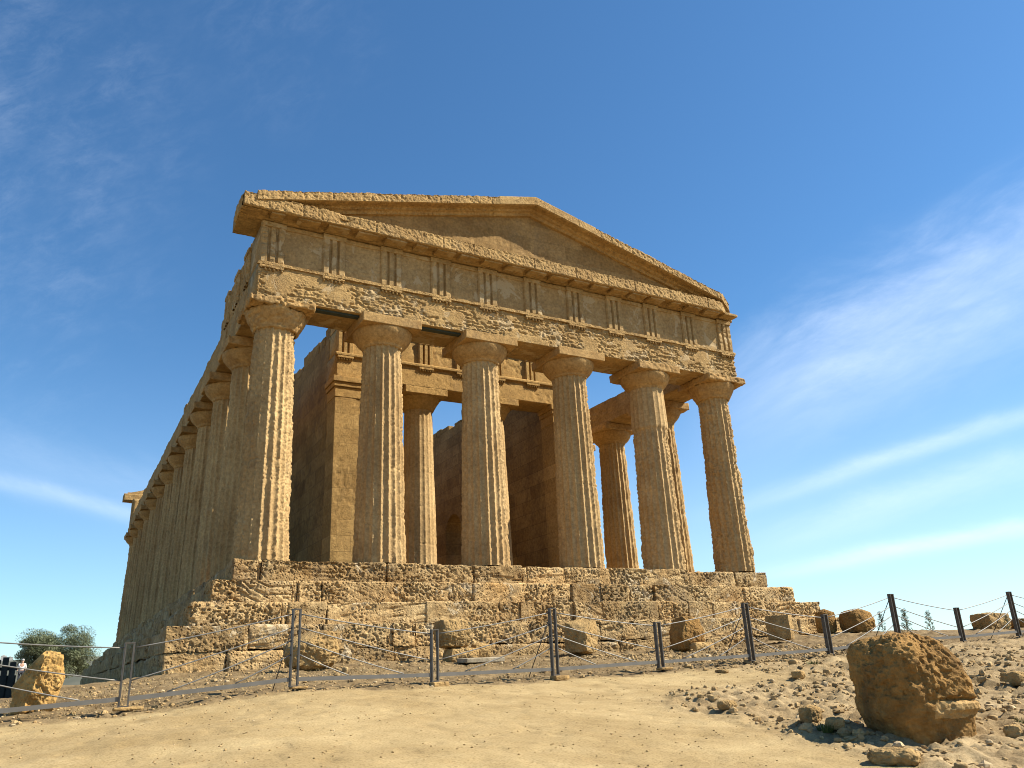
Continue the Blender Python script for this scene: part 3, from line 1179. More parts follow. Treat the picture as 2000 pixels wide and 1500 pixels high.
def rake(side, xs, sd, er, name='raking_cornice'):
    def mp(V):
        V = V.copy()
        V[:, 2] -= SL * V[:, 0]
        V[:, 0] *= side
        return V

    def disp(P, N):
        e = np.where(P[:, 0] < er, .12, 1.0) if er else np.ones(len(P))
        r = e * (.030 * fbm(P * np.array([1.4, 1.4, 2.0]), sd, 5, .55) - .013 * sstep(.5, .66, vn(P * 13, sd + 1)) - .014 * sstep(.52, .66, vn(P * 26, sd + 2)) - .010)
        for j in (1.6, 2.9, 3.75, 4.6, 5.5, 6.6, 7.4):
            r -= .025 * np.exp(-((P[:, 0] - j) / .02) ** 2) * np.clip(-N[:, 1], 0, 1)
        r *= np.where(N[:, 2] < -.5, .4, 1.0)
        if side > 0:
            cut = YG + np.maximum(0, P[:, 0] - 7.6) * .55
            P[:, 1] = np.where(P[:, 1] < cut, cut, P[:, 1])
        return r
    z = ZP
    prof = [(YG + .0, z - .29), (YG + .06, z - .31), (-.95, z - .30), (-.92, z - .36), (-.83, z - .38), (-.80, z - .47), (-.2, z - .47), (-.2, z), (YG + .02, z)]
    V, F, T = sweep(prof, xs, .022, disp, mp)
    if side < 0:
        F, T = F[:, ::-1], T[:, ::-1]
    return make_mesh(name, V, [F, T], M['rough'], temple, True)


rake(-1, lin(0.0, 8.62, .022), 110, 1.35)
rake(1, lin(0.0, 8.28, .022), 120, 2.3)

# dark green steel beam under two bays of the architrave
for a, b in ((XC[0], XC[1]), (XC[1], XC[2])):
    mb = MB()
    mb.box((a + AB + .005, -.52, HC - .055), (b - AB - .005, -.38, HC - .004))
    mb.box((a + AB + .005, -.54, HC - .065), (b - AB - .005, -.36, HC - .055))
    mb.build('steel_beam', M['beam'], temple)

# ---- flank and rear entablatures
for s in (-1, 1):
    y = ARC + .004
    mb = MB()
    r_ = random.Random(5 + s)
    while y < YB - ARC - .1:
        w = min(3.18, YB - ARC - y)
        top = HC + HA
        if s > 0:
            top = HC + HA - (0.05 if y < 5 else .15)
        P, F = rbox((s * 7.70 - ARC, y + .006, HC + .002), (s * 7.70 + ARC, y + w - .006, top), .05 if y < 12 else .12, .03, rough_disp(700 + int(y * 3) + s, .035, .02, .02), 'xXyYzZ')
        mb.add(P, F)
        y += w
    mb.build('architrave', M['rough'], temple, True)
mb = MB()
r_ = random.Random(3)
for (a, b, h) in ((ARC + .01, 1.9, 1.22), (1.9, 3.1, 1.16), (3.1, 4.35, 1.12), (4.35, 5.2, .62)):
    P, F = rbox((-XE + .02, a, HC + HA + .004), (-7.70 + .45, b - .01, HC + HA + h), .04, .04, rough_disp(int(a * 97), .05, .03, .02), 'xXyYZ')
    mb.add(P, F)
y = 5.3
while y < YB - 2:
    w = r_.uniform(.5, 1.5)
    P, F = rbox((-XE + r_.uniform(.02, .2), y, HC + HA - .02), (-7.5, y + w - .03, HC + HA + r_.uniform(.03, .24)), .1, .05, rough_disp(int(y * 97), .05, .02, 0), 'xXyYZ')
    mb.add(P, F)
    y += w + r_.uniform(0, .35)
fl = mb.build('flank_frieze', M['rough'], temple, True)
for k, yy in enumerate((1.0, 2.45, 3.95)):
    triglyph(-XE + .02, yy, HC + HA, TW, 1.08, fl, M['frieze'], 560 + k, er=.8, rot=-math.pi / 2)
# ruined top on the right-hand flank
mb = MB()
for k in range(6):
    a = 8.2 + k * 3.3 + r_.uniform(0, .8)
    P, F = rbox((7.70 - .5, a, HC + HA - .16), (7.70 + .5, a + 1.1, HC + HA + r_.uniform(.0, .2)), .1, .06, rough_disp(800 + k, .05, .02, 0), 'xXyYZ')
    mb.add(P, F)
mb.build('flank_rubble', M['rough'], temple, True)

rear = attach('architrave', sweep([(YB - ARC, HC), (YB + ARC, HC), (YB + ARC, HC + HA), (YB - ARC, HC + HA)], lin(-XE, XE, .2), .2, lambda P, N: .02 * fbm(P * 2, 140, 3)), M['rough'])
attach('frieze', sweep([(YB - .6, HC + HA + .004), (YB + .6, HC + HA + .004), (YB + .6, zc), (YB - .6, zc)], lin(-XE, XE, .2), .2, lambda P, N: .02 * fbm(P * 2, 141, 3)), M['rough'])
attach('cornice', sweep([(YB + .15, zc + .003), (YB + 1.24, zc + .06), (YB + 1.24, zc + .45), (YB + .15, zc + .48)], lin(-XE - .55, XE + .55, .08), .08, lambda P, N: .05 * fbm(P * 1.8, 142, 4)), M['rough'])
xs = lin(-8.7, 8.7, .1)
V = []
for yy in (YB + .3, YB + 1.2):
    for zz in (0, 1):
        V.append(np.stack([xs, np.full_like(xs, yy), np.where(zz, np.maximum(ZP - SL * np.abs(xs), zt + .06), zt - .02)], -1))
V = np.stack(V, 1)                                                # n,4,3 : f-bottom f-top b-bottom b-top
V[:, 1::2, 2] += .06 * fbm(V[:, 1::2].reshape(-1, 3) * 1.7, 143, 3).reshape(-1, 2)
n = len(xs)
F = []
for i in range(n - 1):
    a, b = i * 4, i * 4 + 4
    F += [(a, b, b + 1, a + 1), (a + 2, a + 3, b + 3, b + 2), (a + 1, b + 1, b + 3, a + 3)]
F += [(0, 1, 3, 2), ((n - 1) * 4, (n - 1) * 4 + 2, (n - 1) * 4 + 3, (n - 1) * 4 + 1)]
make_mesh('pediment', V.reshape(-1, 3), np.array(F), M['rough'], temple, False)

# ---- cella: side walls, antae, pronaos columns and entablature
CX, CY0, CY1, CWT = 4.70, 4.50, 33.4, 0.90
r_ = random.Random(12)


def cella_wall(s):
    """long side wall with a ragged top; on the right it has an arched opening"""
    mb = MB()
    x0, x1 = sorted((s * CX, s * (CX - CWT)))
    if s < 0:
        P, F = rbox((x0, CY0 + .9, 0.0), (x1, CY1, 8.45), .09, .01, lambda P, N: .016 * fbm(P * 1.4, 150, 4, .6) - .02 * sstep(.55, .75, vn(P * 7, 151)) * sstep(.45, .7, vn(P * .8, 152)), 'xXyY')
        mb.add(P, F)
    else:
        # pieces around three arches
        arches = [(13.7, .88, 4.25), (17.6, .88, 4.25), (21.5, .88, 4.25)]
        prev = CY0 + .9
        dd = lambda P, N: .016 * fbm(P * 1.4, 160, 4, .6) - .02 * sstep(.55, .75, vn(P * 7, 161)) * sstep(.45, .7, vn(P * .8, 162))
        for (c, hw, ztop) in arches + [(None, 0, 0)]:
            end = c - hw if c else CY1
            P, F = rbox((x0, prev, 0.0), (x1, end, 8.45), .10, .01, dd, 'xXyY')
            mb.add(P, F)
            if c:
                zs = ztop - hw
                th = np.linspace(math.pi, 0, 17)
                ring = [(c + hw * math.cos(t), zs + hw * math.sin(t)) for t in th]
                for (ya, za), (yb_, zb) in zip(ring[:-1], ring[1:]):
                    mb.add([(x0, ya, za), (x0, yb_, zb), (x0, yb_, 8.45), (x0, ya, 8.45)], [(0, 1, 2, 3)])
                    mb.add([(x1, ya, za), (x1, yb_, zb), (x1, yb_, 8.45), (x1, ya, 8.45)], [(0, 3, 2, 1)])
                    mb.add([(x0, ya, za), (x1, ya, za), (x1, yb_, zb), (x0, yb_, zb)], [(0, 1, 2, 3)])
                prev = c + hw
    # ragged top courses
    y = CY0 + .9
    while y < CY1:
        w = r_.uniform(.45, .95)
        h = 8.45 + r_.choice([.3, .42, .5, .55, .62]) - (0.35 * r_.random() if (s > 0 and 9.5 < y) else 0)
        if s > 0 and 14.2 < y < 18:
            h -= .1
        P, F = rbox((x0 + .03, y, 8.44), (x1 - .03, min(y + w - .02, CY1), h), .1, .05, rough_disp(int(y * 53), .04, .02, 0), 'xXyYZ')
        mb.add(P, F)
        y += w
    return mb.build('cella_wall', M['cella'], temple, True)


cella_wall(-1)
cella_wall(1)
for a, b in ((-CX + CWT, -2.4), (3.15, CX - CWT)):
    P, F = rbox((a, 9.3, 0), (b, 10.3, 8.3), .12, .02, rough_disp(170, .02, .02, 0), 'xXyYZ')
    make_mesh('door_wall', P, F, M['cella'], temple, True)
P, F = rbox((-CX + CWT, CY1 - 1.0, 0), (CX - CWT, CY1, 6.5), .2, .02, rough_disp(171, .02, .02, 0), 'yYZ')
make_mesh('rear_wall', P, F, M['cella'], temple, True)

AZ = 6.60
for s in (-1, 1):
    x0, x1 = sorted((s * CX, s * (CX - .92)))
    P, F = rbox((x0, CY0, 0), (x1, CY0 + .899, AZ - .52), .04, .012, lambda P, N: .008 * fbm(P * 1.6, 180, 4) - .014 * sstep(.58, .72, vn(P * 9, 181)) * sstep(.5, .7, vn(P * 1.1, 182)), 'xXyYZ')
    an = make_mesh('anta', P, F, M['anta'], temple, True)
    mb = MB()
    for (zz, zz2, o_) in ((AZ - .52, AZ - .17, .012), (AZ - .165, AZ - .01, .055), (AZ, AZ + .19, .10)):
        P, F = rbox((x0 - o_, CY0 - o_, zz), (x1 + o_, CY0 + .9 + o_ * .5, zz2), .05, .012, lambda P, N: .012 * fbm(P * 3, 183, 3), 'xXyYzZ')
        mb.add(P, F)
    mb.build('anta_capital', M['pronaos'], an, True)

PZ = 6.79
for k, x in enumerate((-1.45, 1.45)):
    c = column_shaft('pronaos_column', 0.64, 0.50, 5.95, M['column_pale'], temple, 900 + k, 10, 0.03, 0.4, 0.0, flute=.034)
    c.location = (x, 5.2, 0.16)
    capital(c, 0.50, 5.94, PZ - .16 + .0, 910 + k, M['pronaos'], .25, True, ab=.80, abt=.26, n=72)

pa = attach('pronaos_architrave', sweep([(CY0 - .02, PZ), (CY0 + 1.1, PZ), (CY0 + 1.1, 7.62), (CY0 - .02, 7.62)], lin(-CX, CX, .05), .05,
                                        lambda P, N: .010 * fbm(P * 1.6, 190, 4) - .014 * sstep(.6, .72, vn(P * 9, 191)) * sstep(.5, .65, vn(P * 1.3, 192))), M['pronaos'])
attach('taenia', sweep([(CY0 - .085, 7.53), (CY0 + .03, 7.53), (CY0 + .03, 7.645), (CY0 - .085, 7.645)], lin(-CX - .06, CX + .06, .06), .04, lambda P, N: .006 * fbm(P * 6, 193, 3)), M['pronaos'], pa)
pf = attach('pronaos_frieze', sweep([(CY0 + .02, 7.65), (CY0 + 1.0, 7.65), (CY0 + 1.0, 8.55), (CY0 + .02, 8.55)], lin(-CX + .02, CX - .02, .05), .05,
                                    lambda P, N: .012 * fbm(P * 1.6, 194, 4) - .02 * sstep(.6, .72, vn(P * 8, 195)) * sstep(.5, .65, vn(P * 1.3, 196))), M['pronaos'])
mb = MB()
y = -CX
while y < CX - .2:
    w = min(r_.uniform(.5, 1.1), CX - y)
    P, F = rbox((y + .01, CY0 - .05, 8.555), (y + w - .01, CY0 + .85, 8.66 + r_.choice([0, .02, .3, .38])), .06, .03, rough_disp(int(y * 31) + 999, .03, .02, 0), 'xXyYZ')
    mb.add(P, F)
    y += w
mb.build('crowning_blocks', M['pronaos'], pf, True)
for k, x in enumerate((-4.40, -2.93, -1.45, 0, 1.45, 2.93, 4.40)):
    triglyph(x, CY0 + .02, 7.65, .56, .87, pf, M['pronaos'], 930 + k, proud=.085, groove=.10, er=.12)
    regula(x, CY0 - .03, 7.53, .56, pa, M['pronaos'], 940 + k, .5)


# ------------------------------------------------------------------ rocks and boulders
def cube_sphere(n):
    g = np.tan(np.linspace(-1, 1, n + 1) * math.pi / 4)
    V, F, b = [], [], 0
    U, W = np.meshgrid(g, g, indexing='ij')
    f = grid_faces(n + 1, n + 1)
    for ax in range(3):
        for s in (-1, 1):
            P = np.zeros((U.size, 3))
            u, v = [a for a in range(3) if a != ax]
            P[:, u], P[:, v], P[:, ax] = U.ravel(), W.ravel(), s
            ff = f if ((s > 0) ^ (ax == 1)) else f[:, ::-1]
            V.append(P)
            F.append(ff + b)
            b += len(P)
    V, F = np.vstack(V), np.vstack(F)
    V /= np.linalg.norm(V, axis=1)[:, None]
    _, fi, inv = np.unique(np.round(V, 5), axis=0, return_index=True, return_inverse=True)
    return V[fi], inv.ravel()[F]


def rock_mesh(size, seed, n=40, box=0.5, amp=.10, pit=.03, cuts=(), f=1.6, strata=0.0):
    """an eroded lump standing on z = 0"""
    D, F = cube_sphere(n)
    m = np.abs(D).max(1)
    P = D * ((1 - box) + box / m)[:, None] / (1 + 0.35 * box)
    s = np.array(size) / 2
    P = P * s
    sc = float(np.mean(s))
    Q = P / sc + seed * 2.77
    d = amp * fbm(Q * f, seed, 5, .55) * sc
    d -= pit * sc * sstep(.5, .75, vn(Q * 7.5, seed + 1)) + pit * .6 * sc * sstep(.5, .75, vn(Q * 15, seed + 2))
    if strata:
        d -= strata * sc * sstep(0, .5, fbm(Q * np.array([.8, .8, 6]), seed + 3, 3))
    P = P + D * d[:, None]
    for nx, ny, nz, c in cuts:
        nv = np.array([nx, ny, nz], float)
        nv /= np.linalg.norm(nv)
        e = np.maximum(0, (P / s) @ nv - c)
        P -= (nv * s)[None] * (e * .85)[:, None]
    P[:, 2] += s[2] * .93
    P[:, 2] = np.where(P[:, 2] < 0, P[:, 2] * .3, P[:, 2])
    return P, F


def rock(name, x, y, size, seed, mat, label, cat='boulder', rot=0.0, sink=0.04, group=None, **kw):
    P, F = rock_mesh(size, seed, **kw)
    o = make_mesh(name, P, F, mat, None, True)
    o.location = (x, y, tz(x, y) - sink)
    o.rotation_euler.z = rot
    tag(o, label, cat, group)
    return o


# the big boulder beside the path, an undercut lump on a pale ledge
def big_boulder():
    na, nz = 300, 170
    th = np.arange(na) / na * 2 * math.pi
    t = np.linspace(0, 1, nz)
    H = 1.0
    T, Z = np.meshgrid(th, t)
    zl = np.interp(Z, [0, .06, .13, .20, .27, .6, .78, .88, .94, .98, 1], [.86, .88, .93, .99, 1.0, 1.0, .95, .84, .66, .40, 0])
    zr = np.interp(Z, [0, .08, .17, .215, .25, .30, .325, .36, .55, .70, .82, .90, .95, .98, 1], [.84, .86, .89, .94, 1.0, .995, .955, .97, .93, .85, .72, .60, .45, .28, 0])
    c, s_ = np.cos(T), np.sin(T)
    right = sstep(-.45, .35, c)
    k = zl * (1 - right) + zr * right
    sq = (np.abs(c) ** 3.2 + np.abs(s_) ** 3.2) ** (-1 / 3.2)      # squarish plan
    P = np.stack([c * sq * k * .605, s_ * sq * k * .55, Z * H], -1).reshape(-1, 3)
    h = P[:, 2]
    right = right.ravel()
    d = .055 * fbm(P * 2.3, 951, 5, .55) + .034 * fbm(P * 7, 954, 5, .62) - .026 * sstep(.52, .70, vn(P * 14, 952)) - .014 * sstep(.5, .65, vn(P * 28, 953))
    low = sstep(.36, .30, h)
    d = d * (1 - .5 * low)
    d -= .05 * np.exp(-((h - .332 - .03 * fbm(P * 3, 955, 2)) / .012) ** 2) * right
    N_ = P - np.array([0, 0, .40])
    N_[:, 2] *= .6
    N_ /= np.linalg.norm(N_, axis=1)[:, None]
    P = P + N_ * d[:, None]
    P[:, 2] = np.where(h < .02, -.06, P[:, 2])
    P[:, 0] -= .02 * P[:, 2]
    i, j = np.meshgrid(np.arange(nz - 1), np.arange(na), indexing='ij')
    a = i * na + j
    b = i * na + (j + 1) % na
    F = np.stack([a, b, b + na, a + na], -1).reshape(-1, 4)
    o = make_mesh('boulder', P, F, M['boulder'], None, True)
    o.data.materials.append(M['boulder_pale'])
    cz = P[F].mean(1)
    edge = .315 + .05 * fbm(cz * 3.0, 955, 3)
    idx = ((cz[:, 2] < edge) & (cz[:, 2] > .16 + .06 * fbm(cz * 4, 957, 3)) & (cz[:, 0] > -.12 + .12 * fbm(cz * 5, 956, 2))).astype(np.int32)
    o.data.polygons.foreach_set('material_index', idx)
    x, y = -4.34, -14.46
    o.scale = (.835, .835, .97)
    o.location = (x, y, tz(x, y) - .05)
    o.rotation_euler.z = -.35
    tag(o, 'largest boulder, a brown rounded lump on a pale undercut ledge beside the sandy path', 'boulder')


big_boulder()
rock('boulder', -11.95, -7.25, (.70, .58, .93), 21, M['yellow'], 'tall yellow pitted rock standing behind the fence in front of the olive tree', n=80, box=.55, amp=.16, pit=.05, sink=.1,
     cuts=((-.85, -.5, .28, .45), (-.7, 0, .7, .55), (.9, 0, -.3, .78)), f=2.2)
rock('boulder', -7.55, -4.3, (1.1, .8, .84), 22, M['block'], 'grey pitted rock heaped against the temple steps behind the leftmost tall post', n=70, box=.35, amp=.16, pit=.05, cuts=((-.5, -.2, .8, .6),))
rock('fallen_block', -4.5, -3.95, (.82, .7, .74), 23, M['block'], 'dark topped squared block resting on a pale stone below the steps', 'stone block', n=60, box=.6, amp=.11, pit=.04, sink=-.24)
rock('stone', -4.32, -4.0, (.86, .66, .36), 24, M['boulder_pale'], 'pale low stone under the dark topped squared block', 'stone', n=44, box=.6, amp=.12, pit=.04)
rock('stone', -3.72, -3.75, (.5, .4, .40), 29, M['block'], 'small grey stone just right of the dark topped squared block', 'stone', n=34, box=.4, amp=.12, pit=.04)
rock('fallen_block', -1.2, -3.9, (.92, .75, .95), 25, M['block'], 'block with a shadowed left side below the steps behind the middle tall post', 'stone block', rot=.55, n=60, box=.55, amp=.12, pit=.04, cuts=((-.6, -.3, .8, .72),))
rock('boulder', 1.95, -3.85, (.95, .75, 1.05), 26, M['boulder'], 'upright irregular brown boulder with a pale foot leaning near the steps', n=60, box=.4, amp=.16, pit=.03, cuts=((-.85, 0, .5, .62), (.9, 0, -.1, .8)))
rock('stone', 2.15, -4.15, (.85, .4, .32), 34, M['boulder_pale'], 'pale jagged stone at the foot of the upright brown boulder', 'stone', n=40, box=.5, amp=.2, pit=.04)
rock('fallen_block', 5.4, -3.7, (.98, .85, .86), 27, M['block'], 'squared block with one smooth dark side near the right end of the steps', 'stone block', rot=.62, n=60, box=.75, amp=.07, pit=.025)
rock('boulder', 9.05, -3.3, (1.12, .9, .82), 28, M['boulder'], 'rounded orange brown boulder past the right end of the temple steps', n=60, box=.22, amp=.10, pit=.03)
rock('boulder', 8.35, -2.75, (.6, .6, .82), 30, M['boulder'], 'narrow brown rock half hidden by a short post and the rounded boulder', n=44, box=.35, amp=.12, pit=.03)
rock('fallen_block', 14.2, -4.2, (1.5, .9, .68), 31, M['block'], 'dark squared block on the skyline between the two rightmost fence posts', 'stone block', n=50, box=.65, amp=.10, pit=.03)
rock('stone', 15.9, -4.4, (2.0, .8, .42), 32, M['boulder'], 'long low rock on the skyline behind the rightmost post', 'stone', n=50, box=.7, amp=.08, pit=.03)
# grey flat slab lying behind the fence
P, F = rbox((-.44, -.2, 0), (.44, .2, .085), .04, .012, lambda P, N: .006 * fbm(P * 5, 33, 3))
o = make_mesh('stone_slab', P, F, M['slab'], None, True)
o.location = (-4.35, -5.0, tz(-4.35, -5.0) + .01)
o.rotation_euler = (.04, 0, .08)
tag(o, 'thin flat grey slab lying on the earth behind the fence', 'slab')
# stones under post feet
feet = [(1, (.44, .22, .05), 'thin flat stone under the foot of the leftmost fence post', 41), (2, (.30, .20, .04), 'flat stone under the foot of the leftmost tall fence post', 42),
        (3, (.34, .26, .13), 'squared pale stone under the first short post from the left end of the steps', 43), (4, (.34, .24, .10), 'squared pale stone under the tall post in the middle of the steps', 44),
        (5, (.34, .22, .05), 'flat stone under the short post in front of the upright brown boulder', 45)]
for k, size, lab, sd in feet:
    px, pz, ph = POSTS[k]
    P, F = rock_mesh(size, sd, n=20, box=.8, amp=.08, pit=.03)
    o = make_mesh('footing_stone', P, F, M['boulder_pale'], None, True)
    o.location = (px + .06, FENCE_Y - .02, pz - size[2] * .93 - .004)
    tag(o, lab, 'footing stone')

# loose stones, each one its own object; a few meshes shared
protos = []
for k in range(7):
    P, F = rock_mesh((1.0, .8 + .15 * (k % 3), .55 + .12 * (k % 4)), 60 + k, n=9, box=.25 + .1 * (k % 3), amp=.22, pit=.02)
    me = make_mesh('stone', P, F, M['pebble'] if k < 5 else M['chip'], None, True)
    protos.append(me)
used = set()


def place_stone(x, y, s, k, label, group, cat='stone'):
    o = protos[k]
    if k in used:
        o = protos[k].copy()
        C.objects.link(o)
    used.add(k)
    o.location = (x, y, tz(x, y) - .10 * s)
    o.scale = (s, s, s)
    o.rotation_euler = (random.uniform(-.2, .2), random.uniform(-.2, .2), random.uniform(0, 6.28))
    tag(o, label, cat, group)


def inb(x, y):
    # keep clear of the big boulder
    return math.hypot((x + 4.34), (y + 14.46)) > .72


for (x, y, sz, sd, mt, lab) in (
        (-4.88, -13.60, (.27, .22, .20), 81, 'block', 'rounded brown stone just left of the largest boulder'),
        (-5.02, -14.02, (.24, .20, .13), 82, 'block', 'low dark stone touching the shade at the left foot of the largest boulder'),
        (-.74, -13.35, (.34, .28, .22), 83, 'block', 'smooth grey stone on the slope right of the largest boulder'),
        (-5.80, -15.22, (.44, .30, .15), 84, 'block', 'broad low brown stone nearest the viewer in front of the largest boulder'),
        (-4.84, -12.34, (.26, .2, .13), 85, 'block', 'flat brown stone at the edge of the path left of the largest boulder'),
        (-3.95, -15.12, (.20, .17, .15), 86, 'block', 'brown stone beside the right foot of the largest boulder'),
        (-2.0, -9.25, (.42, .16, .09), 87, 'block', 'long low slab of rock on the slope near the short post'),
        (-1.98, -10.86, (.22, .2, .14), 88, 'boulder_pale', 'pale angular stone on the slope behind the largest boulder')):
    rock('stone', x, y, sz, sd, M[mt], lab, 'stone', rot=sd * .7, sink=.02, n=30, box=.4, amp=.17, pit=.04, f=1.9)

count = 0
while count < 80:
    x, y = random.uniform(-7.2, 5.0), random.uniform(-16.2, -8.9)
    if float(rocky(np.array([x]), np.array([y]))[0]) < .5 or not inb(x, y):
        continue
    s = random.choice([.06, .07, .08, .09, .10, .12, .14, .18])
    place_stone(x, y, s, random.randrange(5), 'loose brown stone lying on the stony slope around the largest boulder', 'loose stones on the slope')
    count += 1
count = 0
while count < 34:
    x, y = random.uniform(-7.0, 1.0), random.uniform(-16.0, -9.2)
    if float(rocky(np.array([x]), np.array([y]))[0]) < .4 or not inb(x, y):
        continue
    place_stone(x, y, random.choice([.04, .05, .06, .08]), random.choice([5, 6]), 'pale chip of stone lying on the stony slope around the largest boulder', 'pale chips on the slope')
    count += 1
count = 0
while count < 46:
    x, y = random.uniform(-11.0, 7.5), random.uniform(-8.3, -4.6)
    place_stone(x, y, random.choice([.05, .06, .07, .09, .12]), random.randrange(7), 'small stone lying on the dull earth between the fence and the steps', 'small stones behind the fence')
    count += 1
for k in range(7):
    if k not in used:
        place_stone(-3 + .2 * k, -10, .05, k, 'loose brown stone lying on the stony slope around the largest boulder', 'loose stones on the slope')


# gravel: thousands of pebbles, uncountable
def gravel():
    D, F = cube_sphere(2)
    n = 26000
    x = rng.uniform(-14.5, 4.0, n)
    y = rng.uniform(-16.6, -3.2, n)
    rk, vg = rocky(x, y), verge(x, y)
    dens = .16 + .28 * rk + .34 * vg
    dens *= .35 + 1.3 * vn(np.stack([x * 1.3, y * 1.3, x * 0], -1), 77)
    keep = rng.random(n) < dens
    keep &= np.hypot(x + 4.34, y + 14.46) > .45
    x, y, rk, vg = x[keep], y[keep], rk[keep], vg[keep]
    n = len(x)
    z = terrain(x, y)
    s = rng.gamma(2.0, .0055, n) + .005
    s = np.where((rk < .3) & (vg < .3), np.minimum(s * .55, .011), np.minimum(s * (1 + .7 * rk), .06))
    sh = rng.uniform(.6, 1.3, (n, 3)) * np.array([1, 1, .7])
    th = rng.uniform(0, 6.28, n)
    jit = rng.uniform(.75, 1.25, (n, len(D)))
    P = D[None] * jit[..., None] * (s[:, None] * sh)[:, None, :]
    c, si = np.cos(th)[:, None], np.sin(th)[:, None]
    P = np.stack([P[..., 0] * c - P[..., 1] * si, P[..., 0] * si + P[..., 1] * c, P[..., 2]], -1)
    P += np.stack([x, y, z + s * .25], -1)[:, None, :]
    FF = (F[None] + (np.arange(n) * len(D))[:, None, None]).reshape(-1, 4)
    o = make_mesh('gravel', P.reshape(-1, 3), FF, M['pebble'], None, False)
    o.data.materials.append(M['chip'])
    idx = np.repeat((rng.random(n) < .08).astype(np.int32), len(F))
    o.data.polygons.foreach_set('material_index', idx)
    o['kind'] = 'stuff'
    tag(o, 'scattered pebbles and grit over the sandy ground', 'gravel')


gravel()


# ------------------------------------------------------------------ the fence
fence = empty('cable_fence', (POSTS[1][0], FENCE_Y, 0))
tag(fence, 'grey steel fence of tall and short double posts with slanting cables and bottom rail', 'fence')
GAP, DEP, THK = .118, .075, .016


def fx(x):
    return x - POSTS[1][0]


for (px, pz, ph) in POSTS:
    mb = MB()
    for s in (-1, 1):
        a = s * (GAP / 2 - THK / 2)
        mb.box((a - THK / 2, -DEP / 2, 0), (a + THK / 2, DEP / 2, ph))
        # returned lips of the channel
        b = a - s * .012
        mb.box((min(a, b) - .0, -DEP / 2 - .002, .002), (max(a, b) + .0, -DEP / 2 + .006, ph - .002))
    mb.box((-GAP / 2 - .001, -DEP / 2 - .003, ph - .012), (GAP / 2 + .001, DEP / 2 + .001, ph + .002))
    mb.box((-GAP / 2 - .001, -DEP / 2 - .003, -.012), (GAP / 2 + .001, DEP / 2 + .001, .006))
    p = mb.build('post', M['steel'], fence)
    p.location = (fx(px), 0, pz)
    g = tz(px, FENCE_Y)
    mb = MB()
    mb.tube([(0, 0, -.01), (0, 0, min(-.08, g - pz - .05))], .016, 8)
    q = mb.build('foot_pin', M['steel'], p)
RAILH = .085
for a, b in zip(POSTS[:-1], POSTS[1:]):
    L_ = [np.array((fx(a[0]) + GAP / 2, 0, a[1] + RAILH)), np.array((fx(b[0]) - GAP / 2, 0, b[1] + RAILH))]
    mb = MB()
    V = []
    for p in L_:
        for dy, dz in ((-.02, -.026), (.02, -.026), (.02, .026), (-.02, .026)):
            V.append(p + np.array((0, dy, dz)))
    mb.add(V, [(0, 1, 5, 4), (1, 2, 6, 5), (2, 3, 7, 6), (3, 0, 4, 7), (0, 3, 2, 1), (4, 5, 6, 7)])
    mb.build('bottom_rail', M['rail'], fence)
    tall, short = (a, b) if a[2] > b[2] else (b, a)
    sg = 1 if short[0] > tall[0] else -1
    tx, sx = fx(tall[0]) + sg * GAP / 2, fx(short[0]) - sg * GAP / 2
    rail = lambda t: tall[1] + RAILH + .03 + (short[1] - tall[1]) * t
    ends = [(.93, 1.0, short[1] + .92 * short[2]), (.75, 1.0, short[1] + .40 * short[2]), (.58, .78, None), (.40, .36, None)]
    for fr, t, ze in ends:
        p0 = np.array((tx, 0, tall[1] + fr * tall[2]))
        p1 = np.array((tx + (sx - tx) * t, 0, ze if ze is not None else rail(t)))
        tt = np.linspace(0, 1, 11)[:, None]
        pts = p0 + (p1 - p0) * tt
        pts[:, 2] -= .02 * t * (4 * tt[:, 0] * (1 - tt[:, 0]))
        MB().tube(pts, .0088, 6).build('cable', M['cable'], fence, True)
for (px, pz, ph) in POSTS:
    if ph > .9:
        yb = FENCE_Y + .62
        gz = tz(px - .15, yb)
        MB().tube([(fx(px), .03, pz + ph * .93), (fx(px) - .15, .62, gz - .05)], .008, 6).build('strut', M['steel'], fence, True)


# ------------------------------------------------------------------ plants
def leaves(centres, radii, n, size, rs, squash=.75, aspect=3.2):
    """leaf quads in clumps"""
    ci = rs.integers(0, len(centres), n)
    d = rs.normal(size=(n, 3))
    d /= np.linalg.norm(d, axis=1)[:, None]
    rr = np.asarray(radii)[ci] * rs.random(n) ** .45
    P = np.asarray(centres)[ci] + d * rr[:, None] * np.array([1, 1, squash])
    t = d + rs.normal(size=(n, 3)) * .8 + np.array([0, 0, .35])
    t /= np.linalg.norm(t, axis=1)[:, None]
    u = np.cross(t, rs.normal(size=(n, 3)))
    u /= np.linalg.norm(u, axis=1)[:, None]
    L_ = size * rs.uniform(.6, 1.4, n)[:, None]
    w = L_ / aspect
    V = np.stack([P - t * L_ / 2, P + u * w / 2, P + t * L_ / 2, P - u * w / 2], 1)
    return V.reshape(-1, 3), np.arange(4 * n).reshape(-1, 4)


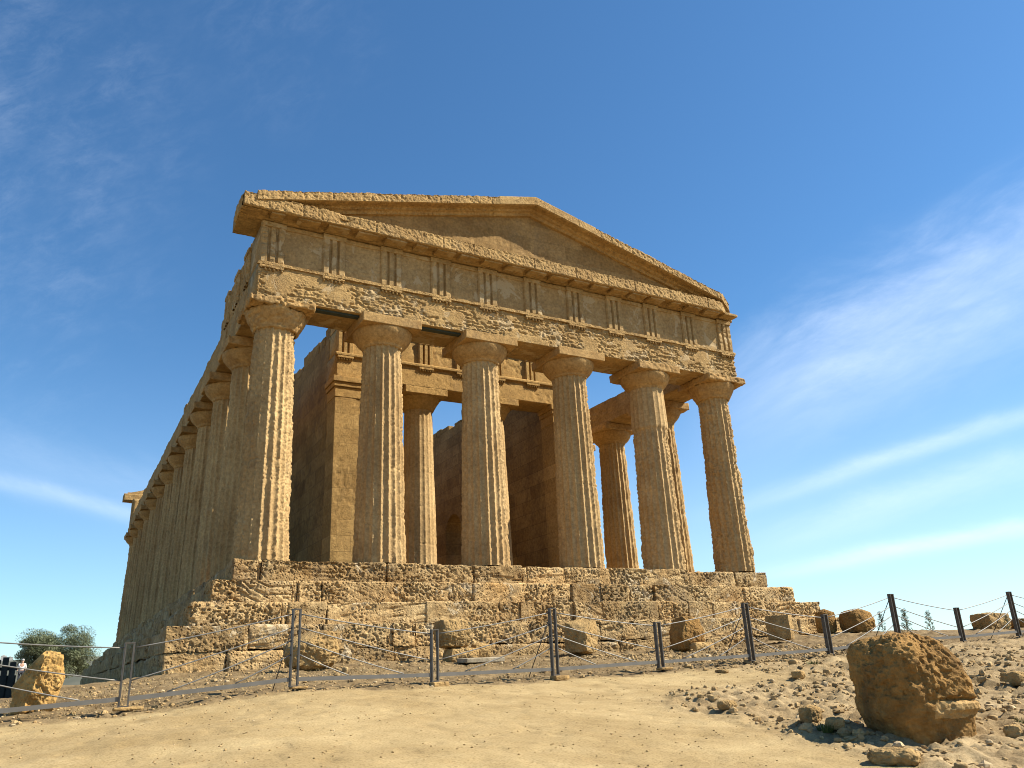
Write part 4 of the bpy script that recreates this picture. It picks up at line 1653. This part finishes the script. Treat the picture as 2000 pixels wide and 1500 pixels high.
def olive(x, y, w, h, seed):
    rs = np.random.default_rng(seed)
    t = empty('olive_tree', (x, y, tz(x, y)))
    tag(t, 'round grey green olive tree standing behind the tall yellow rock', 'tree')
    mb = MB()
    mb.tube([(0, 0, -.2), (.05, .02, .5), (-.05, 0, 1.0), (.1, .05, 1.6)], [.24, .19, .17, .13], 10)
    for k in range(7):
        a = k * .9
        mb.tube([(0, 0, .8 + .1 * k), (.5 * math.cos(a), .5 * math.sin(a), 1.5 + .1 * k), (1.2 * math.cos(a), 1.2 * math.sin(a), 2.2 + .12 * k)], [.09, .06, .02], 6)
    mb.build('trunk', M['bark'], t, True)
    cen, rad = [], []
    for k in range(64):
        u = rs.normal(size=3)
        u /= np.linalg.norm(u)
        q = rs.random() ** .4
        cen.append((u[0] * w * .40 * q, u[1] * w * .40 * q, h * .50 + u[2] * h * .42 * q))
        rad.append(rs.uniform(.55, 1.3))
    V, F = leaves(cen, rad, 70000, .135, rs)
    make_mesh('crown', V, F, M['olive'], t, False)


TREE_Y = 62.0
olive(-11.85 + (TREE_Y + 19.9) * .0055, TREE_Y, 7.5, 5.6, 5)


def weed(x, y, h, label, seed, mat='weed', group=None):
    rs = np.random.default_rng(seed)
    t = empty('wild_plant', (x, y, tz(x, y) - .02))
    tag(t, label, 'plant', group)
    mb = MB()
    mb.tube([(0, 0, 0), (.02, 0, h * .5), (0, .01, h)], [.012, .008, .003], 5)
    cen, rad = [], []
    for k in range(16):
        zz = h * (.08 + .9 * k / 16)
        a = k * 2.4
        rr = h * .26 * (1 - .8 * k / 16)
        mb.tube([(0, 0, zz - .02), (rr * math.cos(a), rr * math.sin(a), zz + h * .1)], [.005, .002], 4)
        cen.append((rr * .7 * math.cos(a), rr * .7 * math.sin(a), zz + h * .06))
        rad.append(h * .09)
    mb.build('stem', M[mat], t)
    V, F = leaves(cen, rad, 420, h * .09, rs, 1.0, 4)
    make_mesh('leaves', V, F, M[mat], t, False)


weed(9.75, -4.4, .72, 'thin spiky weed on the skyline nearest the rounded orange brown boulder', 1)
weed(9.35, -3.9, .55, 'short bushy weed at the right foot of the rounded orange brown boulder', 2)
weed(12.0, -3.6, .62, 'spiky weed standing alone on the skyline between a tall and a short post', 3)
weed(10.9, -3.6, .30, 'tiny weed on the skyline just left of the spiky weed standing alone', 4)
weed(13.9, -4.9, .42, 'green weed growing against the dark squared skyline block', 6)


def tuft(x, y, h, label, seed, mat):
    rs = np.random.default_rng(seed)
    n = 70
    a = rs.uniform(0, 6.28, n)
    r = rs.random(n) ** .5 * h * .9
    b = np.stack([np.cos(a) * r, np.sin(a) * r, np.zeros(n)], -1)
    lean = np.stack([np.cos(a), np.sin(a), np.zeros(n)], -1) * rs.uniform(.1, .8, (n, 1)) * h
    tip = b + lean + np.stack([a * 0, a * 0, rs.uniform(.5, 1.1, n) * h], -1)
    side = np.stack([-np.sin(a), np.cos(a), a * 0], -1) * .006
    V = np.stack([b - side, b + side, tip + side * .2, tip - side * .2], 1).reshape(-1, 3)
    o = make_mesh('grass_tuft', V, np.arange(4 * n).reshape(-1, 4), M[mat], None, False)
    o.location = (x, y, tz(x, y) - .01)
    tag(o, label, 'grass')


tuft(-.2, -9.6, .10, 'small green grass tuft by the foot of the tall post right of the upright boulder', 1, 'tuft')
tuft(-.9, -12.6, .07, 'small green tuft on the stony ground behind the largest boulder', 2, 'tuft')
tuft(-5.15, -14.0, .09, 'dark green tuft in the shade at the left foot of the largest boulder', 3, 'tuft')
tuft(-3.4, -14.9, .07, 'green tuft right of the foot of the largest boulder', 4, 'tuft')


def dry_grass():
    rs = np.random.default_rng(31)
    n = 9000
    x, y = rs.uniform(-14, 4, n), rs.uniform(-9.0, -3.4, n)
    k = verge(x, y) * (vn(np.stack([x * 1.1, y * 1.6, x * 0], -1), 88) > .52)
    sel = rs.random(n) < k
    x, y = x[sel], y[sel]
    n = len(x)
    z = terrain(x, y)
    a = rs.uniform(0, 6.28, n)
    h = rs.uniform(.015, .06, n)
    b = np.stack([x, y, z - .004], -1)
    tip = b + np.stack([np.cos(a) * h * .9, np.sin(a) * h * .9, h], -1)
    side = np.stack([-np.sin(a), np.cos(a), a * 0], -1) * .005
    V = np.stack([b - side, b + side, tip + side * .2, tip - side * .2], 1).reshape(-1, 3)
    o = make_mesh('dry_grass', V, np.arange(4 * n).reshape(-1, 4), M['dry'], None, False)
    o['kind'] = 'stuff'
    tag(o, 'dry stubble scattered over the earth behind the fence', 'grass')


dry_grass()

# ------------------------------------------------------------------ far left: palisade, visitor, distant hill with houses
pal = empty('palisade', (-13.6, 5.0, tz(-13.6, 5.0)))
tag(pal, 'dark timber palisade seen past the tall yellow rock at the left edge', 'fence')
for k in range(16):
    x = -1.6 + k * .17
    mb = MB()
    mb.box((x - .07, -.03, -.2), (x + .065, .03, .98 + .06 * ((k * 7) % 3)))
    mb.build('pale', M['palisade'], pal)
mb = MB()
mb.box((-1.7, .032, -.1), (1.05, .06, .66))
mb.box((-1.7, .032, .78), (1.05, .06, .86))
mb.build('backing_board', M['palisade'], pal)


def person(x, y, label):
    base = empty('person', (x, y, tz(x, y)))
    tag(base, label, 'person')
    J = {'pelvis': (0, 0, .95), 'chest': (0, 0, 1.32), 'neck': (0, 0, 1.48), 'chin': (0, -.02, 1.56), 'head': (0, 0, 1.66), 'crown': (0, 0, 1.73),
         'shl': (-.19, 0, 1.42), 'ell': (-.25, .02, 1.13), 'wrl': (-.26, -.06, .88), 'hal': (-.26, -.08, .78),
         'shr': (.19, 0, 1.42), 'elr': (.25, .02, 1.13), 'wrr': (.26, -.06, .88), 'har': (.26, -.08, .78),
         'hil': (-.10, 0, .90), 'knl': (-.11, -.02, .49), 'anl': (-.11, .02, .08), 'tol': (-.12, -.15, .03),
         'hir': (.10, 0, .90), 'knr': (.11, -.02, .49), 'anr': (.11, .02, .08), 'tor': (.12, -.15, .03)}
    E_ = [('pelvis', 'chest'), ('chest', 'neck'), ('neck', 'chin'), ('chin', 'head'), ('head', 'crown'), ('chest', 'shl'), ('shl', 'ell'), ('ell', 'wrl'), ('wrl', 'hal'),
          ('chest', 'shr'), ('shr', 'elr'), ('elr', 'wrr'), ('wrr', 'har'), ('pelvis', 'hil'), ('hil', 'knl'), ('knl', 'anl'), ('anl', 'tol'),
          ('pelvis', 'hir'), ('hir', 'knr'), ('knr', 'anr'), ('anr', 'tor')]
    Rr = {'pelvis': .15, 'chest': .16, 'neck': .055, 'chin': .075, 'head': .10, 'crown': .06}
    for s in 'lr':
        Rr.update({'sh' + s: .062, 'el' + s: .045, 'wr' + s: .03, 'ha' + s: .035, 'hi' + s: .10, 'kn' + s: .06, 'an' + s: .042, 'to' + s: .035})

    def skin(name, keys, edges, mat, grow, root):
        ks = list(keys)
        me = bpy.data.meshes.new(name)
        me.from_pydata([J[k] for k in ks], [(ks.index(a), ks.index(b)) for a, b in edges], [])
        ob = bpy.data.objects.new(name, me)
        C.objects.link(ob)
        sk = ob.modifiers.new('skin', 'SKIN')
        lay = me.skin_vertices[0].data if me.skin_vertices else None
        if lay is None:
            me.skin_vertices.new() if hasattr(me.skin_vertices, 'new') else None
            lay = me.skin_vertices[0].data if me.skin_vertices else []
        for i, k in enumerate(ks):
            if i < len(lay):
                lay[i].radius = (Rr[k] + grow, Rr[k] * .85 + grow)
                lay[i].use_root = (k == root)
        ob.modifiers.new('sub', 'SUBSURF').levels = 2
        ob.modifiers['sub'].render_levels = 2
        me.materials.append(mat)
        ob.parent = base
        return ob
    skin('body', J.keys(), E_, M['skin'], 0, 'pelvis')
    up = ['pelvis', 'chest', 'shl', 'ell', 'shr', 'elr']
    skin('shirt', up, [('pelvis', 'chest'), ('chest', 'shl'), ('shl', 'ell'), ('chest', 'shr'), ('shr', 'elr')], M['white'], .016, 'pelvis')
    lo = ['pelvis', 'hil', 'knl', 'anl', 'hir', 'knr', 'anr']
    skin('trousers', lo, [('pelvis', 'hil'), ('hil', 'knl'), ('knl', 'anl'), ('pelvis', 'hir'), ('hir', 'knr'), ('knr', 'anr')], M['trouser'], .02, 'pelvis')
    V, F = cube_sphere(10)
    P = V * np.array([.105, .115, .09]) + np.array([0, .012, 1.70])
    make_mesh('hair', P, F, M['hair'], base, True)


person(-11.85 - 70 * .024, -19.9 + 70, 'distant person in a white shirt standing between the palisade and the tall yellow rock')


def hills():
    xs = np.linspace(-2600, 2600, 90)
    ys = np.linspace(2600, 5200, 30)
    X, Y = np.meshgrid(xs, ys, indexing='ij')
    p = np.stack([X, Y, X * 0], -1).reshape(-1, 3)
    v = (fbm(p / 700, 201, 4) + .3).reshape(X.shape)
    Z = -60 + (120 + 90 * v) * np.sin(np.clip((Y - 2600) / 1500, 0, 1) * math.pi / 2) ** 2
    m, nt, b = nodes_of('hill')
    n = nt.nodes.new('ShaderNodeTexNoise')
    n.inputs['Scale'].default_value = .01
    n.inputs['Detail'].default_value = 6
    g = nt.nodes.new('ShaderNodeNewGeometry')
    nt.links.new(g.outputs['Position'], n.inputs['Vector'])
    r = nt.nodes.new('ShaderNodeValToRGB')
    r.color_ramp.elements[0].color = (.055, .065, .05, 1)
    r.color_ramp.elements[1].color = (.13, .125, .095, 1)
    nt.links.new(n.outputs[0], r.inputs[0])
    nt.links.new(r.outputs[0], b.inputs['Base Color'])
    o = make_mesh('hills', np.stack([X, Y, Z], -1), grid_faces(90, 30), m)
    o['kind'] = 'structure'
    return xs, ys, Z


hx, hy, hz = hills()
rh = random.Random(8)
proto_house = None
for k in range(26):
    x, y = rh.uniform(-420, -120), rh.uniform(3300, 4100)
    i, j = np.searchsorted(hx, x), np.searchsorted(hy, y)
    w, d, h = rh.uniform(9, 22), rh.uniform(12, 20), rh.choice([9, 12, 18, 24])
    mb = MB()
    mb.box((-w / 2, -d / 2, -12), (w / 2, d / 2, h))
    mb.box((-w / 2 - .5, -d / 2 - .5, h), (w / 2 + .5, d / 2 + .5, h + 1))
    mb.box((-w / 4, -d / 4, h + 1), (w / 6, d / 4, h + 4))
    o = mb.build('town_building', M['townwall'])
    o.location = (x, y, float(hz[min(i, 89), min(j, 29)]))
    tag(o, 'pale flat roofed building in the hazy town on the far hill', 'building', 'buildings of the far town')
